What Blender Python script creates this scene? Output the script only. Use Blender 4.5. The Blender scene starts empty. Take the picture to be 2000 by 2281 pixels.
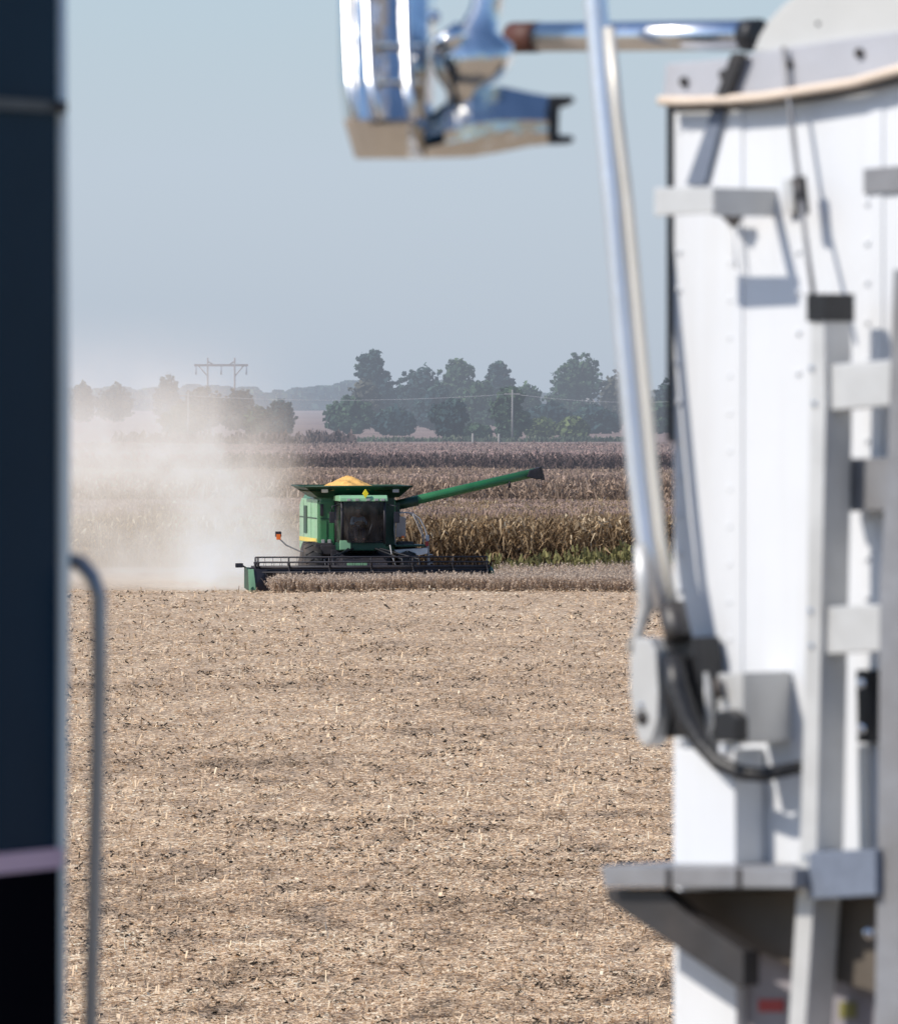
import bpy, bmesh, math, random
import numpy as np
from mathutils import Vector, Matrix
random.seed(7); rng = np.random.default_rng(11)
scene = bpy.context.scene
C = bpy.data.collections.new("scene"); scene.collection.children.link(C)
R = math.radians
F = 18600.0          # focal length in pixels of the 2000 px wide photograph
CZ = 7.2             # camera height above the harvested field
HY = 870.0           # picture row of the horizon

# ------------------------------------------------------------------ materials
def nodes_of(name):
    m = bpy.data.materials.new(name); m.use_nodes = True
    nt = m.node_tree; nt.nodes.clear()
    return m, nt, nt.nodes.new('ShaderNodeOutputMaterial')
def mat(name, col, rough=0.5, metal=0.0, var=0.15, scale=6.0, bump=0.0, bscale=40.0, dirt=None, dirt_amt=0.0, spec=0.5, coat=0.0):
    m, nt, out = nodes_of(name); N = nt.nodes; L = nt.links
    b = N.new('ShaderNodeBsdfPrincipled'); L.new(b.outputs[0], out.inputs[0])
    b.inputs['Roughness'].default_value = rough; b.inputs['Metallic'].default_value = metal
    b.inputs['Specular IOR Level'].default_value = spec
    b.inputs['Coat Weight'].default_value = coat
    tc = N.new('ShaderNodeTexCoord')
    n = N.new('ShaderNodeTexNoise'); n.inputs['Scale'].default_value = scale; n.inputs['Detail'].default_value = 6
    L.new(tc.outputs['Object'], n.inputs['Vector'])
    r = N.new('ShaderNodeValToRGB'); L.new(n.outputs[0], r.inputs[0])
    r.color_ramp.elements[0].position = 0.3; r.color_ramp.elements[1].position = 0.7
    r.color_ramp.elements[0].color = [c*(1-var) for c in col]+[1]
    r.color_ramp.elements[1].color = [min(1, c*(1+var)) for c in col]+[1]
    src = r.outputs[0]
    if dirt:
        n2 = N.new('ShaderNodeTexNoise'); n2.inputs['Scale'].default_value = scale*0.35; n2.inputs['Detail'].default_value = 8
        L.new(tc.outputs['Object'], n2.inputs['Vector'])
        mr = N.new('ShaderNodeMapRange'); L.new(n2.outputs[0], mr.inputs[0])
        mr.inputs[1].default_value = 0.4; mr.inputs[2].default_value = 0.7; mr.inputs[4].default_value = dirt_amt
        mx = N.new('ShaderNodeMix'); mx.data_type = 'RGBA'
        L.new(mr.outputs[0], mx.inputs[0]); L.new(src, mx.inputs[6]); mx.inputs[7].default_value = list(dirt)+[1]
        src = mx.outputs[2]
    L.new(src, b.inputs['Base Color'])
    if bump:
        n3 = N.new('ShaderNodeTexNoise'); n3.inputs['Scale'].default_value = bscale; n3.inputs['Detail'].default_value = 4
        L.new(tc.outputs['Object'], n3.inputs['Vector'])
        bp = N.new('ShaderNodeBump'); bp.inputs['Strength'].default_value = bump; bp.inputs['Distance'].default_value = 0.02
        L.new(n3.outputs[0], bp.inputs['Height']); L.new(bp.outputs[0], b.inputs['Normal'])
    return m
def tone_mat(name, stops, rough=0.8, trans=0.0, spec=0.2):
    """colour taken from the face attribute 'tone' (0..1) through a ramp"""
    m, nt, out = nodes_of(name); N = nt.nodes; L = nt.links
    at = N.new('ShaderNodeAttribute'); at.attribute_name = 'tone'
    r = N.new('ShaderNodeValToRGB'); L.new(at.outputs['Fac'], r.inputs[0])
    els = r.color_ramp.elements
    els[0].position = stops[0][0]; els[0].color = list(stops[0][1])+[1]
    els[1].position = stops[-1][0]; els[1].color = list(stops[-1][1])+[1]
    for p, c in stops[1:-1]:
        e = els.new(p); e.color = list(c)+[1]
    b = N.new('ShaderNodeBsdfPrincipled'); b.inputs['Roughness'].default_value = rough
    b.inputs['Specular IOR Level'].default_value = spec
    L.new(r.outputs[0], b.inputs['Base Color'])
    if trans:
        t = N.new('ShaderNodeBsdfTranslucent'); L.new(r.outputs[0], t.inputs[0])
        mx = N.new('ShaderNodeMixShader'); mx.inputs[0].default_value = trans
        L.new(b.outputs[0], mx.inputs[1]); L.new(t.outputs[0], mx.inputs[2]); L.new(mx.outputs[0], out.inputs[0])
    else: L.new(b.outputs[0], out.inputs[0])
    return m

M = dict(
 chrome = mat('polished_chrome', (.86,.85,.84), .07, 1, .02, 3, .2, 14),
 steel  = mat('galvanised_tube', (.78,.79,.8), .22, 1, .06, 8, .05, 25),
 alu    = mat('dull_aluminium', (.62,.62,.61), .45, .25, .08, 10, .05, 60, (.35,.33,.3), .35),
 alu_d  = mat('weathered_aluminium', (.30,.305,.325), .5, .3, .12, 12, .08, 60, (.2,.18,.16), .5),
 white  = mat('white_trailer_paint', (.745,.765,.795), .38, 0, .03, 3, .04, 6, (.60,.58,.54), .3, .4),
 cap    = mat('grey_tarp_cap', (.56,.56,.54), .6, 0, .05, 5, .05, 30, (.45,.43,.39), .3),
 band   = mat('grey_top_rail', (.50,.50,.53), .45, .2, .06, 7, .05, 30, (.38,.36,.34), .4),
 capr   = mat('pale_cream_metal', (.72,.68,.60), .4, .2, .05, 9),
 lip    = mat('cream_edge_roll', (.80,.66,.53), .5, 0, .06, 9),
 black  = mat('black_rubber', (.014,.014,.016), .45, 0, .3, 20, .1, 60),
 dplast = mat('charcoal_plastic', (.035,.035,.038), .4, 0, .3, 20, .1, 60, (.12,.09,.06), .4),
 rust   = mat('brown_red_rubber', (.10,.035,.022), .6, 0, .3, 20),
 shade_tone  = mat('blue_grey_matte', (.17,.20,.26), .8, 0, .1, 60),  # blue grey for the painted wall shadow, lowest rung and combine mirror
 frame  = mat('dark_chassis_paint', (.035,.033,.034), .5, 0, .25, 10, .05, 40, (.12,.09,.07), .4),
 lower  = mat('lavender_shaded_wall', (.30,.28,.31), .6, 0, .08, 8, 0, 1, (.2,.18,.17), .4),
 red    = mat('red_sticker', (.35,.03,.03), .5, 0, .1),
 olive  = mat('olive_sticker', (.22,.2,.05), .5, 0, .1),
 blue   = mat('dark_blue_truck_paint', (.0045,.022,.044), .22, 0, .25, 1.2, .02, 8, None, 0, .03, 0),
 trim   = mat('silver_trim', (.70,.76,.74), .5, .1, .05, 5),
 pink   = mat('pink_stripe', (.55,.36,.46), .4, 0, .05, 5),
 tyre   = mat('tyre_rubber', (.02,.02,.021), .75, 0, .3, 6, .2, 30, (.16,.12,.09), .5),
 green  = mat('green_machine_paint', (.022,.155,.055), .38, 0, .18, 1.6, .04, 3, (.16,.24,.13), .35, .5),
 lgreen = mat('dusty_sunlit_green_paint', (.22,.43,.24), .42, 0, .12, 1.2, .05, 2, (.36,.45,.32), .6, .5),
 dgreen = mat('dark_and_shaded_green', (.004,.045,.022), .5, 0, .3, 2, .05, 3, (.03,.05,.03), .3),
 chromeb = mat('aged_chrome', (.70,.69,.67), .07, 1, .1, 3, .35, 14),
 beadm = mat('bright_chrome_bead', (.95,.95,.95), .30, 1, .02),
 armm = mat('brushed_arm_metal', (.74,.76,.80), .34, .75, .06, 5, .05, 20),
 railm = mat('dull_grab_rail_metal', (.32,.31,.31), .36, .9, .1, 5),
 brownp = mat('brown_painted_shade', (.12,.10,.08), .7, 0, .2, 6, .05, 20),
 yellow = mat('yellow_stripe', (.75,.55,.08), .5, 0, .1, 3, 0, 1, (.6,.5,.25), .4),
 myel   = mat('bright_yellow_plastic', (.85,.70,.02), .4, 0, .05),
 mdark  = mat('dark_machine_metal', (.018,.018,.026), .55, .2, .4, 2, .1, 6, (.10,.08,.07), .4),
 mgrey  = mat('dusty_grey_metal', (.42,.41,.41), .6, .1, .15, 3, .05, 6, (.3,.26,.22), .5),
 orange = mat('orange_lens', (.85,.18,.03), .3, 0, .05),
 grain  = mat('yellow_grain', (.74,.42,.12), .85, 0, .18, 12, .6, 25),
 skin   = mat('skin', (.5,.3,.2), .6, 0, .05),
 shirt  = mat('pale_blue_cloth', (.30,.55,.68), .8, 0, .1, 10),
 jeans  = mat('dark_jeans', (.03,.045,.09), .8, 0, .1, 10),
 seatm  = mat('dark_seat_fabric', (.03,.028,.03), .9, 0, .2, 10),
 interior = mat('dark_cab_interior', (.05,.04,.045), .8, 0, .2, 4),
 bark   = mat('bark', (.10,.085,.07), .9, 0, .3, 2, .3, 5),
 steelp = mat('dark_pylon_wood', (.25,.24,.24), .9, 0, .2, 2),
 wood   = mat('weathered_pole_wood', (.24,.23,.22), .9, 0, .2, 2),
 wire   = mat('bright_wire', (.45,.44,.43), .5, .1, .1),
 roofm  = mat('grey_blue_roof', (.28,.32,.38), .7, 0, .1, 1),
 siding = mat('white_siding', (.5,.49,.46), .7, 0, .05, 1),
 gdark  = mat('dark_window', (.02,.02,.03), .1, 0, .1, 1),
)
def glass_mat():
    m, nt, out = nodes_of('tinted_cab_glass'); N = nt.nodes; L = nt.links
    g = N.new('ShaderNodeBsdfGlossy'); g.inputs['Roughness'].default_value = .05; g.inputs[0].default_value = (.7,.75,.8,1)
    t = N.new('ShaderNodeBsdfTransparent'); t.inputs[0].default_value = (.42,.40,.43,1)
    fr = N.new('ShaderNodeFresnel'); fr.inputs[0].default_value = 1.35
    n = N.new('ShaderNodeTexNoise'); n.inputs['Scale'].default_value = 2.5
    mx = N.new('ShaderNodeMixShader'); L.new(fr.outputs[0], mx.inputs[0]); L.new(t.outputs[0], mx.inputs[1]); L.new(g.outputs[0], mx.inputs[2])
    d = N.new('ShaderNodeBsdfDiffuse'); d.inputs[0].default_value = (.30,.26,.24,1)
    mr = N.new('ShaderNodeMapRange'); L.new(n.outputs[0], mr.inputs[0]); mr.inputs[1].default_value = .3; mr.inputs[2].default_value = .8; mr.inputs[4].default_value = .22
    mx2 = N.new('ShaderNodeMixShader'); L.new(mr.outputs[0], mx2.inputs[0]); L.new(mx.outputs[0], mx2.inputs[1]); L.new(d.outputs[0], mx2.inputs[2])
    L.new(mx2.outputs[0], out.inputs[0]); return m
M['glass'] = glass_mat()
def streaked_white():
    m = M['white']; nt = m.node_tree; N = nt.nodes; L = nt.links; b = [n for n in N if n.type == 'BSDF_PRINCIPLED'][0]
    src = b.inputs['Base Color'].links[0].from_socket; tc = [n for n in N if n.type == 'TEX_COORD'][0]
    mp = N.new('ShaderNodeMapping'); mp.inputs['Scale'].default_value = (22, 22, 1.1); L.new(tc.outputs['Object'], mp.inputs[0])
    n = N.new('ShaderNodeTexNoise'); n.inputs['Scale'].default_value = 1; n.inputs['Detail'].default_value = 5; L.new(mp.outputs[0], n.inputs['Vector'])
    r = N.new('ShaderNodeMapRange'); L.new(n.outputs[0], r.inputs[0]); r.inputs[1].default_value = .5; r.inputs[2].default_value = .8; r.inputs[4].default_value = .28
    x = N.new('ShaderNodeMix'); x.data_type = 'RGBA'; L.new(r.outputs[0], x.inputs[0]); L.new(src, x.inputs[6]); x.inputs[7].default_value = (.55,.53,.49,1)
    L.new(x.outputs[2], b.inputs['Base Color'])
streaked_white()

# ------------------------------------------------------------------ object helpers
def thing(name, label, cat, loc=(0,0,0), rotz=0, group=None):
    o = bpy.data.objects.new(name, None); C.objects.link(o); o.empty_display_size = .2
    o.location = loc; o.rotation_euler = (0, 0, rotz); o['label'] = label; o['category'] = cat
    if group: o['group'] = group
    return o
def tag(o, label=None, cat=None, group=None, kind=None):
    if label: o['label'] = label
    if cat: o['category'] = cat
    if group: o['group'] = group
    if kind: o['kind'] = kind
    return o
class MB:
    """collects shapes, then links them as one mesh object"""
    def __init__(s): s.bm = bmesh.new()
    def poly(s, pts, ext, bevel=0):
        """polygon pts extruded by vector ext"""
        t = bmesh.new()
        a = [t.verts.new(p) for p in pts]; b = [t.verts.new(Vector(p)+Vector(ext)) for p in pts]
        n = len(pts)
        t.faces.new(a); t.faces.new(b[::-1])
        for i in range(n): t.faces.new((a[i], b[i], b[(i+1)%n], a[(i+1)%n]))
        bmesh.ops.recalc_face_normals(t, faces=t.faces)
        if bevel: bmesh.ops.bevel(t, geom=[e for e in t.edges if e.calc_face_angle(0) > .5], offset=bevel, segments=2, affect='EDGES', profile=.7)
        s._in(t); return s
    def _in(s, t):
        me = bpy.data.meshes.new('tmp'); t.to_mesh(me); t.free(); s.bm.from_mesh(me); bpy.data.meshes.remove(me)
    def box(s, x0, x1, y0, y1, z0, z1, bevel=0):
        return s.poly([(x0,y0,z0),(x1,y0,z0),(x1,y1,z0),(x0,y1,z0)], (0,0,z1-z0), bevel)
    def tube(s, pts, r, seg=10, r2=None):
        pts = [Vector(p) for p in pts]; n = len(pts)
        rs = [r + ((r2 if r2 is not None else r)-r)*i/(n-1) for i in range(n)] if not isinstance(r, (list, tuple)) else list(r)
        rings = []; up = Vector((.13,.37,.92)).normalized()
        for i, p in enumerate(pts):
            d = (pts[min(i+1,n-1)]-pts[max(i-1,0)]).normalized()
            a = d.cross(up)
            if a.length < 1e-3: a = d.cross(Vector((1,0,0)))
            a.normalize(); b = d.cross(a)
            rings.append([s.bm.verts.new(p+(a*math.cos(2*math.pi*k/seg)+b*math.sin(2*math.pi*k/seg))*rs[i]) for k in range(seg)])
        for i in range(n-1):
            for k in range(seg):
                f = s.bm.faces.new((rings[i][k], rings[i][(k+1)%seg], rings[i+1][(k+1)%seg], rings[i+1][k])); f.smooth = True
        s.bm.faces.new(rings[0][::-1]); s.bm.faces.new(rings[-1]); return s
    def lathe(s, c, axis, prof, seg=24):
        """profile [(along, radius)] about axis through c"""
        c = Vector(c); ax = Vector(axis).normalized(); a = ax.orthogonal().normalized(); b = ax.cross(a); rings = []
        for t, r in prof:
            rings.append([s.bm.verts.new(c+ax*t+(a*math.cos(2*math.pi*k/seg)+b*math.sin(2*math.pi*k/seg))*max(r,1e-4)) for k in range(seg)])
        for i in range(len(rings)-1):
            for k in range(seg):
                f = s.bm.faces.new((rings[i][k], rings[i][(k+1)%seg], rings[i+1][(k+1)%seg], rings[i+1][k])); f.smooth = True
        s.bm.faces.new(rings[0][::-1]); s.bm.faces.new(rings[-1]); return s
    def ball(s, c, r, sc=(1,1,1), sub=2):
        bmesh.ops.create_icosphere(s.bm, subdivisions=sub, radius=r, matrix=Matrix.Translation(c) @ Matrix.Diagonal((*sc,1))); return s
    def build(s, name, m, parent=None, label=None):
        bmesh.ops.recalc_face_normals(s.bm, faces=s.bm.faces)
        me = bpy.data.meshes.new(name); s.bm.to_mesh(me); s.bm.free(); me.materials.append(m)
        o = bpy.data.objects.new(name, me); C.objects.link(o)
        if parent: o.parent = parent
        if label: o['label'] = label
        return o
def copy_tree(o, parent=None):
    c = o.copy(); C.objects.link(c); c.parent = parent
    for ch in list(o.children): copy_tree(ch, c)
    return c
def quads(name, V, tone, m, parent=None):
    """V (N,4,3) -> one mesh with the face attribute 'tone'"""
    V = np.asarray(V, np.float32); n = len(V)
    me = bpy.data.meshes.new(name)
    me.vertices.add(n*4); me.vertices.foreach_set('co', V.reshape(-1))
    me.loops.add(n*4); me.loops.foreach_set('vertex_index', np.arange(n*4, dtype=np.int32))
    me.polygons.add(n); me.polygons.foreach_set('loop_start', np.arange(0, n*4, 4, dtype=np.int32))
    me.polygons.foreach_set('loop_total', np.full(n, 4, np.int32))
    a = me.attributes.new('tone', 'FLOAT', 'FACE'); a.data.foreach_set('value', np.asarray(tone, np.float32))
    me.update(calc_edges=True); me.materials.append(m)
    o = bpy.data.objects.new(name, me); C.objects.link(o)
    if parent: o.parent = parent
    return o
def P(px, py, D): return Vector(((px-1000)/F*D, D, CZ-(py-HY)/F*D))

# value noise for numpy
def vnoise(x, y, seed=0):
    xi = np.floor(x).astype(np.int64); yi = np.floor(y).astype(np.int64); fx = x-xi; fy = y-yi
    fx = fx*fx*(3-2*fx); fy = fy*fy*(3-2*fy)
    def h(a, b):
        v = (a*374761393 + b*668265263 + seed*982451653) & 0x7fffffff
        v = ((v ^ (v >> 13))*1274126177) & 0x7fffffff
        return ((v ^ (v >> 16)) & 0xffff)/65535.0
    return (h(xi,yi)*(1-fx)+h(xi+1,yi)*fx)*(1-fy)+(h(xi,yi+1)*(1-fx)+h(xi+1,yi+1)*fx)*fy
def fbm(x, y, seed=0, o=4):
    s = 0; a = .5
    for i in range(o): s = s+a*vnoise(x*2**i, y*2**i, seed+i); a *= .5
    return s
# ------------------------------------------------------------------ terrain
KY = [-80, 26, 84, 200, 262, 286, 302, 345, 372, 398, 425, 480, 540, 600, 728, 800, 1217, 2600, 9000]
KZ = [4.9, 4.9, 0, 0, .14, .33, -.10, -.10, 0, .25, .40, .28, .2, .38, .38, 0, 0, 0, 0]
def H(x, y):
    x = np.asarray(x, float); y = np.asarray(y, float)
    z = np.interp(y, KY, KZ)
    w = np.clip((y-80)/20, 0, 1)
    z = z + w*((vnoise(x/9+50, y/22+50, 3)-.5)*.16 + (fbm(x/1.6+90, y/2.4+90, 5, 3)-.45)*.14*np.clip((330-y)/40, 0, 1))
    return z
def Hs(x, y): return float(H(x, y))
def build_ground():
    ys = np.concatenate([np.linspace(-80, 84, 60), np.linspace(85, 300, 620), np.linspace(301, 420, 120), np.linspace(422, 900, 150), np.geomspace(910, 9000, 60)])
    s = np.linspace(-1, 1, 241); s = np.sign(s)*np.abs(s)**2.0
    inner = np.linspace(-1, 1, 241)
    X = []; 
    for y in ys:
        hw = max(abs(y)*.056+2, 6)
        X.append(inner*hw + s*np.abs(inner)**6*(40+abs(y)*.8))
    X = np.array(X); Y = np.repeat(ys[:,None], 241, 1); Z = H(X, Y)
    n, k = X.shape
    me = bpy.data.meshes.new('ground'); V = np.stack([X,Y,Z], -1).astype(np.float32)
    me.vertices.add(n*k); me.vertices.foreach_set('co', V.reshape(-1))
    i = np.arange(n-1)[:,None]*k + np.arange(k-1)[None]; q = np.stack([i, i+1, i+1+k, i+k], -1).reshape(-1).astype(np.int32)
    nf = (n-1)*(k-1)
    me.loops.add(nf*4); me.loops.foreach_set('vertex_index', q); me.polygons.add(nf)
    me.polygons.foreach_set('loop_start', np.arange(0, nf*4, 4, dtype=np.int32)); me.polygons.foreach_set('loop_total', np.full(nf, 4, np.int32))
    me.polygons.foreach_set('use_smooth', np.ones(nf, bool)); me.update(calc_edges=True)
    m, nt, out = nodes_of('field_soil_and_straw'); N = nt.nodes; L = nt.links
    tc = N.new('ShaderNodeTexCoord'); sep = N.new('ShaderNodeSeparateXYZ'); L.new(tc.outputs['Object'], sep.inputs[0])
    def noise(sc, det=6, rough=.6):
        q = N.new('ShaderNodeTexNoise'); q.inputs['Scale'].default_value = sc; q.inputs['Detail'].default_value = det; q.inputs['Roughness'].default_value = rough
        L.new(tc.outputs['Object'], q.inputs['Vector']); return q.outputs[0]
    def ramp(src, stops):
        r = N.new('ShaderNodeValToRGB'); L.new(src, r.inputs[0]); e = r.color_ramp.elements
        e[0].position, e[0].color = stops[0][0], list(stops[0][1])+[1]; e[1].position, e[1].color = stops[-1][0], list(stops[-1][1])+[1]
        for p, c in stops[1:-1]: q = e.new(p); q.color = list(c)+[1]
        return r.outputs[0]
    def mix(f, a, b):
        x = N.new('ShaderNodeMix'); x.data_type = 'RGBA'; L.new(f, x.inputs[0]); L.new(a, x.inputs[6]); L.new(b, x.inputs[7]); return x.outputs[2]
    def rng_(src, a, b):
        x = N.new('ShaderNodeMapRange'); L.new(src, x.inputs[0]); x.inputs[1].default_value = a; x.inputs[2].default_value = b; return x.outputs[0]
    stub = ramp(noise(5, 8, .7), [(.34,(.22,.16,.11)),(.45,(.46,.34,.235)),(.6,(.62,.47,.33)),(.72,(.70,.55,.40))])
    farf = ramp(noise(.02, 5), [(.35,(.20,.135,.115)),(.55,(.27,.185,.155)),(.7,(.22,.16,.12))])
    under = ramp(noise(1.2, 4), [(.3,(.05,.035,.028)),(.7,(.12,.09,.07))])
    yard = ramp(noise(3, 8), [(.3,(.34,.27,.20)),(.7,(.52,.42,.31))])
    c = mix(rng_(sep.outputs[1], 55, 80), yard, stub)
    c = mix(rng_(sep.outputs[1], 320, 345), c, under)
    c = mix(rng_(sep.outputs[1], 730, 760), c, farf)
    b = N.new('ShaderNodeBsdfPrincipled'); b.inputs['Roughness'].default_value = .9; b.inputs['Specular IOR Level'].default_value = .1
    L.new(c, b.inputs['Base Color'])
    bp = N.new('ShaderNodeBump'); bp.inputs['Strength'].default_value = .7; bp.inputs['Distance'].default_value = .06
    L.new(noise(9, 6, .7), bp.inputs['Height']); L.new(bp.outputs[0], b.inputs['Normal']); L.new(b.outputs[0], out.inputs[0])
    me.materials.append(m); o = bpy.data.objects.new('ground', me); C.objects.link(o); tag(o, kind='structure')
build_ground()

# ------------------------------------------------------------------ straw and residue over the field
def straw():
    n = 720000
    u = rng.random(n); y0, y1 = 90., 291.
    y = 1/(1/y0 + u*(1/y1-1/y0)); x = (rng.random(n)*2-1)*(y*.0555+3.0)
    patch = fbm(x/.9+7, y/2.6+3, 21, 4)                      # clumps of chaff and bare hollows, darkened in tone for small shadows
    fine = fbm(x*3.4+40, y*2.2+40, 33, 3)
    streak = fbm(x/7+20, y/5+11, 41, 3)
    g = (y/95)**.5
    upright = rng.random(n) < .012
    Ln = (.04+.10*rng.random(n)**1.8)*g; wd = (.0045+.0055*rng.random(n))*g*1.15
    leaf = rng.random(n) < .25; Ln = np.where(leaf, Ln*.45, Ln); wd = np.where(leaf, wd*2.6, wd)
    az = rng.random(n)*2*np.pi; el = np.where(upright, R(55)+rng.random(n)*R(35), (rng.random(n)-.4)*R(26))
    d = np.stack([np.cos(az)*np.cos(el), np.sin(az)*np.cos(el), np.sin(el)], -1)
    sd = np.stack([-np.sin(az), np.cos(az), .6*(rng.random(n)-.5)], -1); sd /= np.linalg.norm(sd, axis=1)[:,None]
    up = (rng.random(n)**1.3)*.055*g*(.45+1.3*fine)
    z = H(x, y)+up+np.where(upright, 0, 0)
    p = np.stack([x,y,z], -1)
    a = p-d*Ln[:,None]*np.where(upright, 0, .5)[:,None]; b = p+d*Ln[:,None]*np.where(upright, 1, .5)[:,None]
    V = np.stack([a-sd*wd[:,None], a+sd*wd[:,None], b+sd*wd[:,None], b-sd*wd[:,None]], 1)
    dark = np.clip((.42-patch)*5, 0, 1)*.45+np.clip((.44-fine)*5, 0, 1)*.6+np.clip((.43-streak)*5, 0, 1)*.22  # hollows darkened in the tone, carrying small shadows between straws
    tone = np.clip(.76+.44*(rng.random(n)-.5)-dark*(.3+.6*rng.random(n)) + .1*(streak-.45), 0, 1)
    keep = rng.random(n) > np.clip((.36-fine)*6, 0, .75)
    m = tone_mat('straw', [(0,(.045,.033,.023)),(.3,(.22,.155,.10)),(.55,(.63,.46,.298)),(.78,(.90,.68,.455)),(1,(.97,.88,.67))], .75, .15)
    o = quads('crop_residue', V[keep], tone[keep], m); tag(o, 'tan straw and chopped bean stalks littering the harvested field', 'straw', kind='stuff')
    # small dark tufts and clods that throw shadows
    k = 48000; u = rng.random(k); y = 1/(1/92. + u*(1/290.-1/92.)); x = (rng.random(k)*2-1)*(y*.0555+3)
    pt = fbm(x/2.2+7, y/4+3, 61, 3); sel = rng.random(k) < np.clip((pt-.36)*1.8, .10, .5); x = x[sel]; y = y[sel]; k = len(x)
    q = 4; X = np.repeat(x, q)+rng.normal(0, .028, k*q)*np.repeat((y/95)**.7, q); Y = np.repeat(y, q)+rng.normal(0, .06, k*q)
    az = rng.random(k*q)*2*np.pi; sz = (.005+.014*rng.random(k*q)**3)*(Y/95)**.6; zz = H(X, Y)+.045*(Y/95)**.6*rng.random(k*q)+.02
    c = np.stack([X,Y,zz], -1); a1 = np.stack([np.cos(az), np.sin(az), rng.normal(0,.5,k*q)], -1)*sz[:,None]*1.7; a2 = np.stack([-np.sin(az)*.3, np.cos(az)*.3, np.ones(k*q)], -1)*sz[:,None]*.7
    V = np.stack([c-a1-a2, c+a1-a2, c+a1+a2, c-a1+a2], 1)
    m = tone_mat('dark_residue', [(0,(.02,.017,.014)),(.5,(.06,.048,.036)),(1,(.20,.155,.11))], .9)
    o = quads('leaf_litter', V, rng.random(k*q), m); tag(o, 'dark clods and withered leaves scattered over the stubble', 'leaf litter', kind='stuff')
straw()

# ------------------------------------------------------------------ standing crops
def corn(name, label, x0, x1, y0, y1, row, step, hgt, lw, ll, stops, skip_low=6, nl=12, toplift=0):
    xs = []; ys = []
    yy = y0; r = 0; low = []
    while yy < y1:
        k = int((x1-x0)/step); xx = x0+np.arange(k)*step+rng.normal(0, step*.3, k)
        xs.append(xx); ys.append(np.full(k, yy)+rng.normal(0, .09, k)); low.append(np.full(k, 0. if r < skip_low else .5)); yy += row; r += 1
    x = np.concatenate(xs); y = np.concatenate(ys); lo = np.concatenate(low); n = len(x)
    g = H(x, y); h = hgt*(1+.10*(fbm(x/3, y/3, 8, 3)-.45)*2+rng.normal(0, .045, n))
    Vs = []; T = []
    base = fbm(x/.8+5, y/.8, 17, 3)
    # stalks, leaning a little
    lean = rng.normal(0, .08, (n,2)); w = .012*lw/.07
    p0 = np.stack([x, y, g+lo*h], -1); p1 = np.stack([x+lean[:,0], y+lean[:,1], g+h], -1)
    W = np.tile(np.array([w, 0, 0]), (n,1)); Vs.append(np.stack([p0-W, p0+W, p1+W*.3, p1-W*.3], 1)); T.append(.05+.3*rng.random(n))
    for i in range(nl):
        f = lo + (1-lo)*(.12+.86*(i+rng.random(n))/nl)
        b = p0*0; b[:,0] = x+lean[:,0]*f; b[:,1] = y+lean[:,1]*f; b[:,2] = g+h*f
        az = rng.random(n)*2*np.pi; L_ = ll*(.6+.7*rng.random(n))*np.where(f > .9, .6, 1)
        dx = np.cos(az)*L_; dy = np.sin(az)*L_; rise = L_*(.45*rng.random(n)+.15); drop = L_*(.1+.95*rng.random(n))
        m_ = b+np.stack([dx*.4, dy*.4, rise], -1); t_ = b+np.stack([dx*.85, dy*.85, rise-drop], -1)
        wv = np.stack([-np.sin(az), np.cos(az), rng.normal(0,.8,n)], -1)*(lw*(.5+.6*rng.random(n)))[:,None]*.5
        Vs.append(np.stack([b-wv*.5, b+wv*.5, m_+wv, m_-wv], 1)); Vs.append(np.stack([m_-wv, m_+wv, t_+wv*.25, t_-wv*.25], 1))
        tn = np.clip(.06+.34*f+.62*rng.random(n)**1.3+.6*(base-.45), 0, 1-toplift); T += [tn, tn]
    # tassels
    for i in range(3):
        az = rng.random(n)*2*np.pi; t_ = p1+np.stack([np.cos(az)*.10, np.sin(az)*.10, .12+.1*rng.random(n)], -1); W2 = np.tile(np.array([w*.6,0,0]), (n,1))
        Vs.append(np.stack([p1-W2, p1+W2, t_+W2, t_-W2], 1)); T.append(.4+.4*rng.random(n))
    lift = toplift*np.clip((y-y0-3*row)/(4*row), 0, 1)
    m = tone_mat(name+'_leaf', stops, .8, .32)
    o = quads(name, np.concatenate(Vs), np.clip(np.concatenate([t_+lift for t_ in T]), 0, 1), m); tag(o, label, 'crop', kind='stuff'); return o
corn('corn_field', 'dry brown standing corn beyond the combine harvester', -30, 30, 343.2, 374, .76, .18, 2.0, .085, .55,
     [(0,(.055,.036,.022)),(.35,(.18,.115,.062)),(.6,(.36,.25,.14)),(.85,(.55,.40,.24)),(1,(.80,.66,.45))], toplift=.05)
corn('far_corn_field', 'second strip of dry corn further back behind the first', -40, 40, 421, 482, 1.1, .26, 2.2, .105, .6,
     [(0,(0.119,0.08,0.0592)),(0.35,(0.255,0.1792,0.128)),(0.7,(0.442,0.32,0.232)),(1,(0.714,0.528,0.384))], 8, 7, .05)
corn('distant_dark_crop', 'dark purple brown strip of crop in the distance', -62, 62, 600, 730, 2.6, .30, 2.05, .17, .6,
     [(0,(.085,.056,.054)),(.5,(.13,.090,.082)),(.68,(.27,.20,.175)),(1,(.44,.335,.29))], 3, 5, .5)
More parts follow.
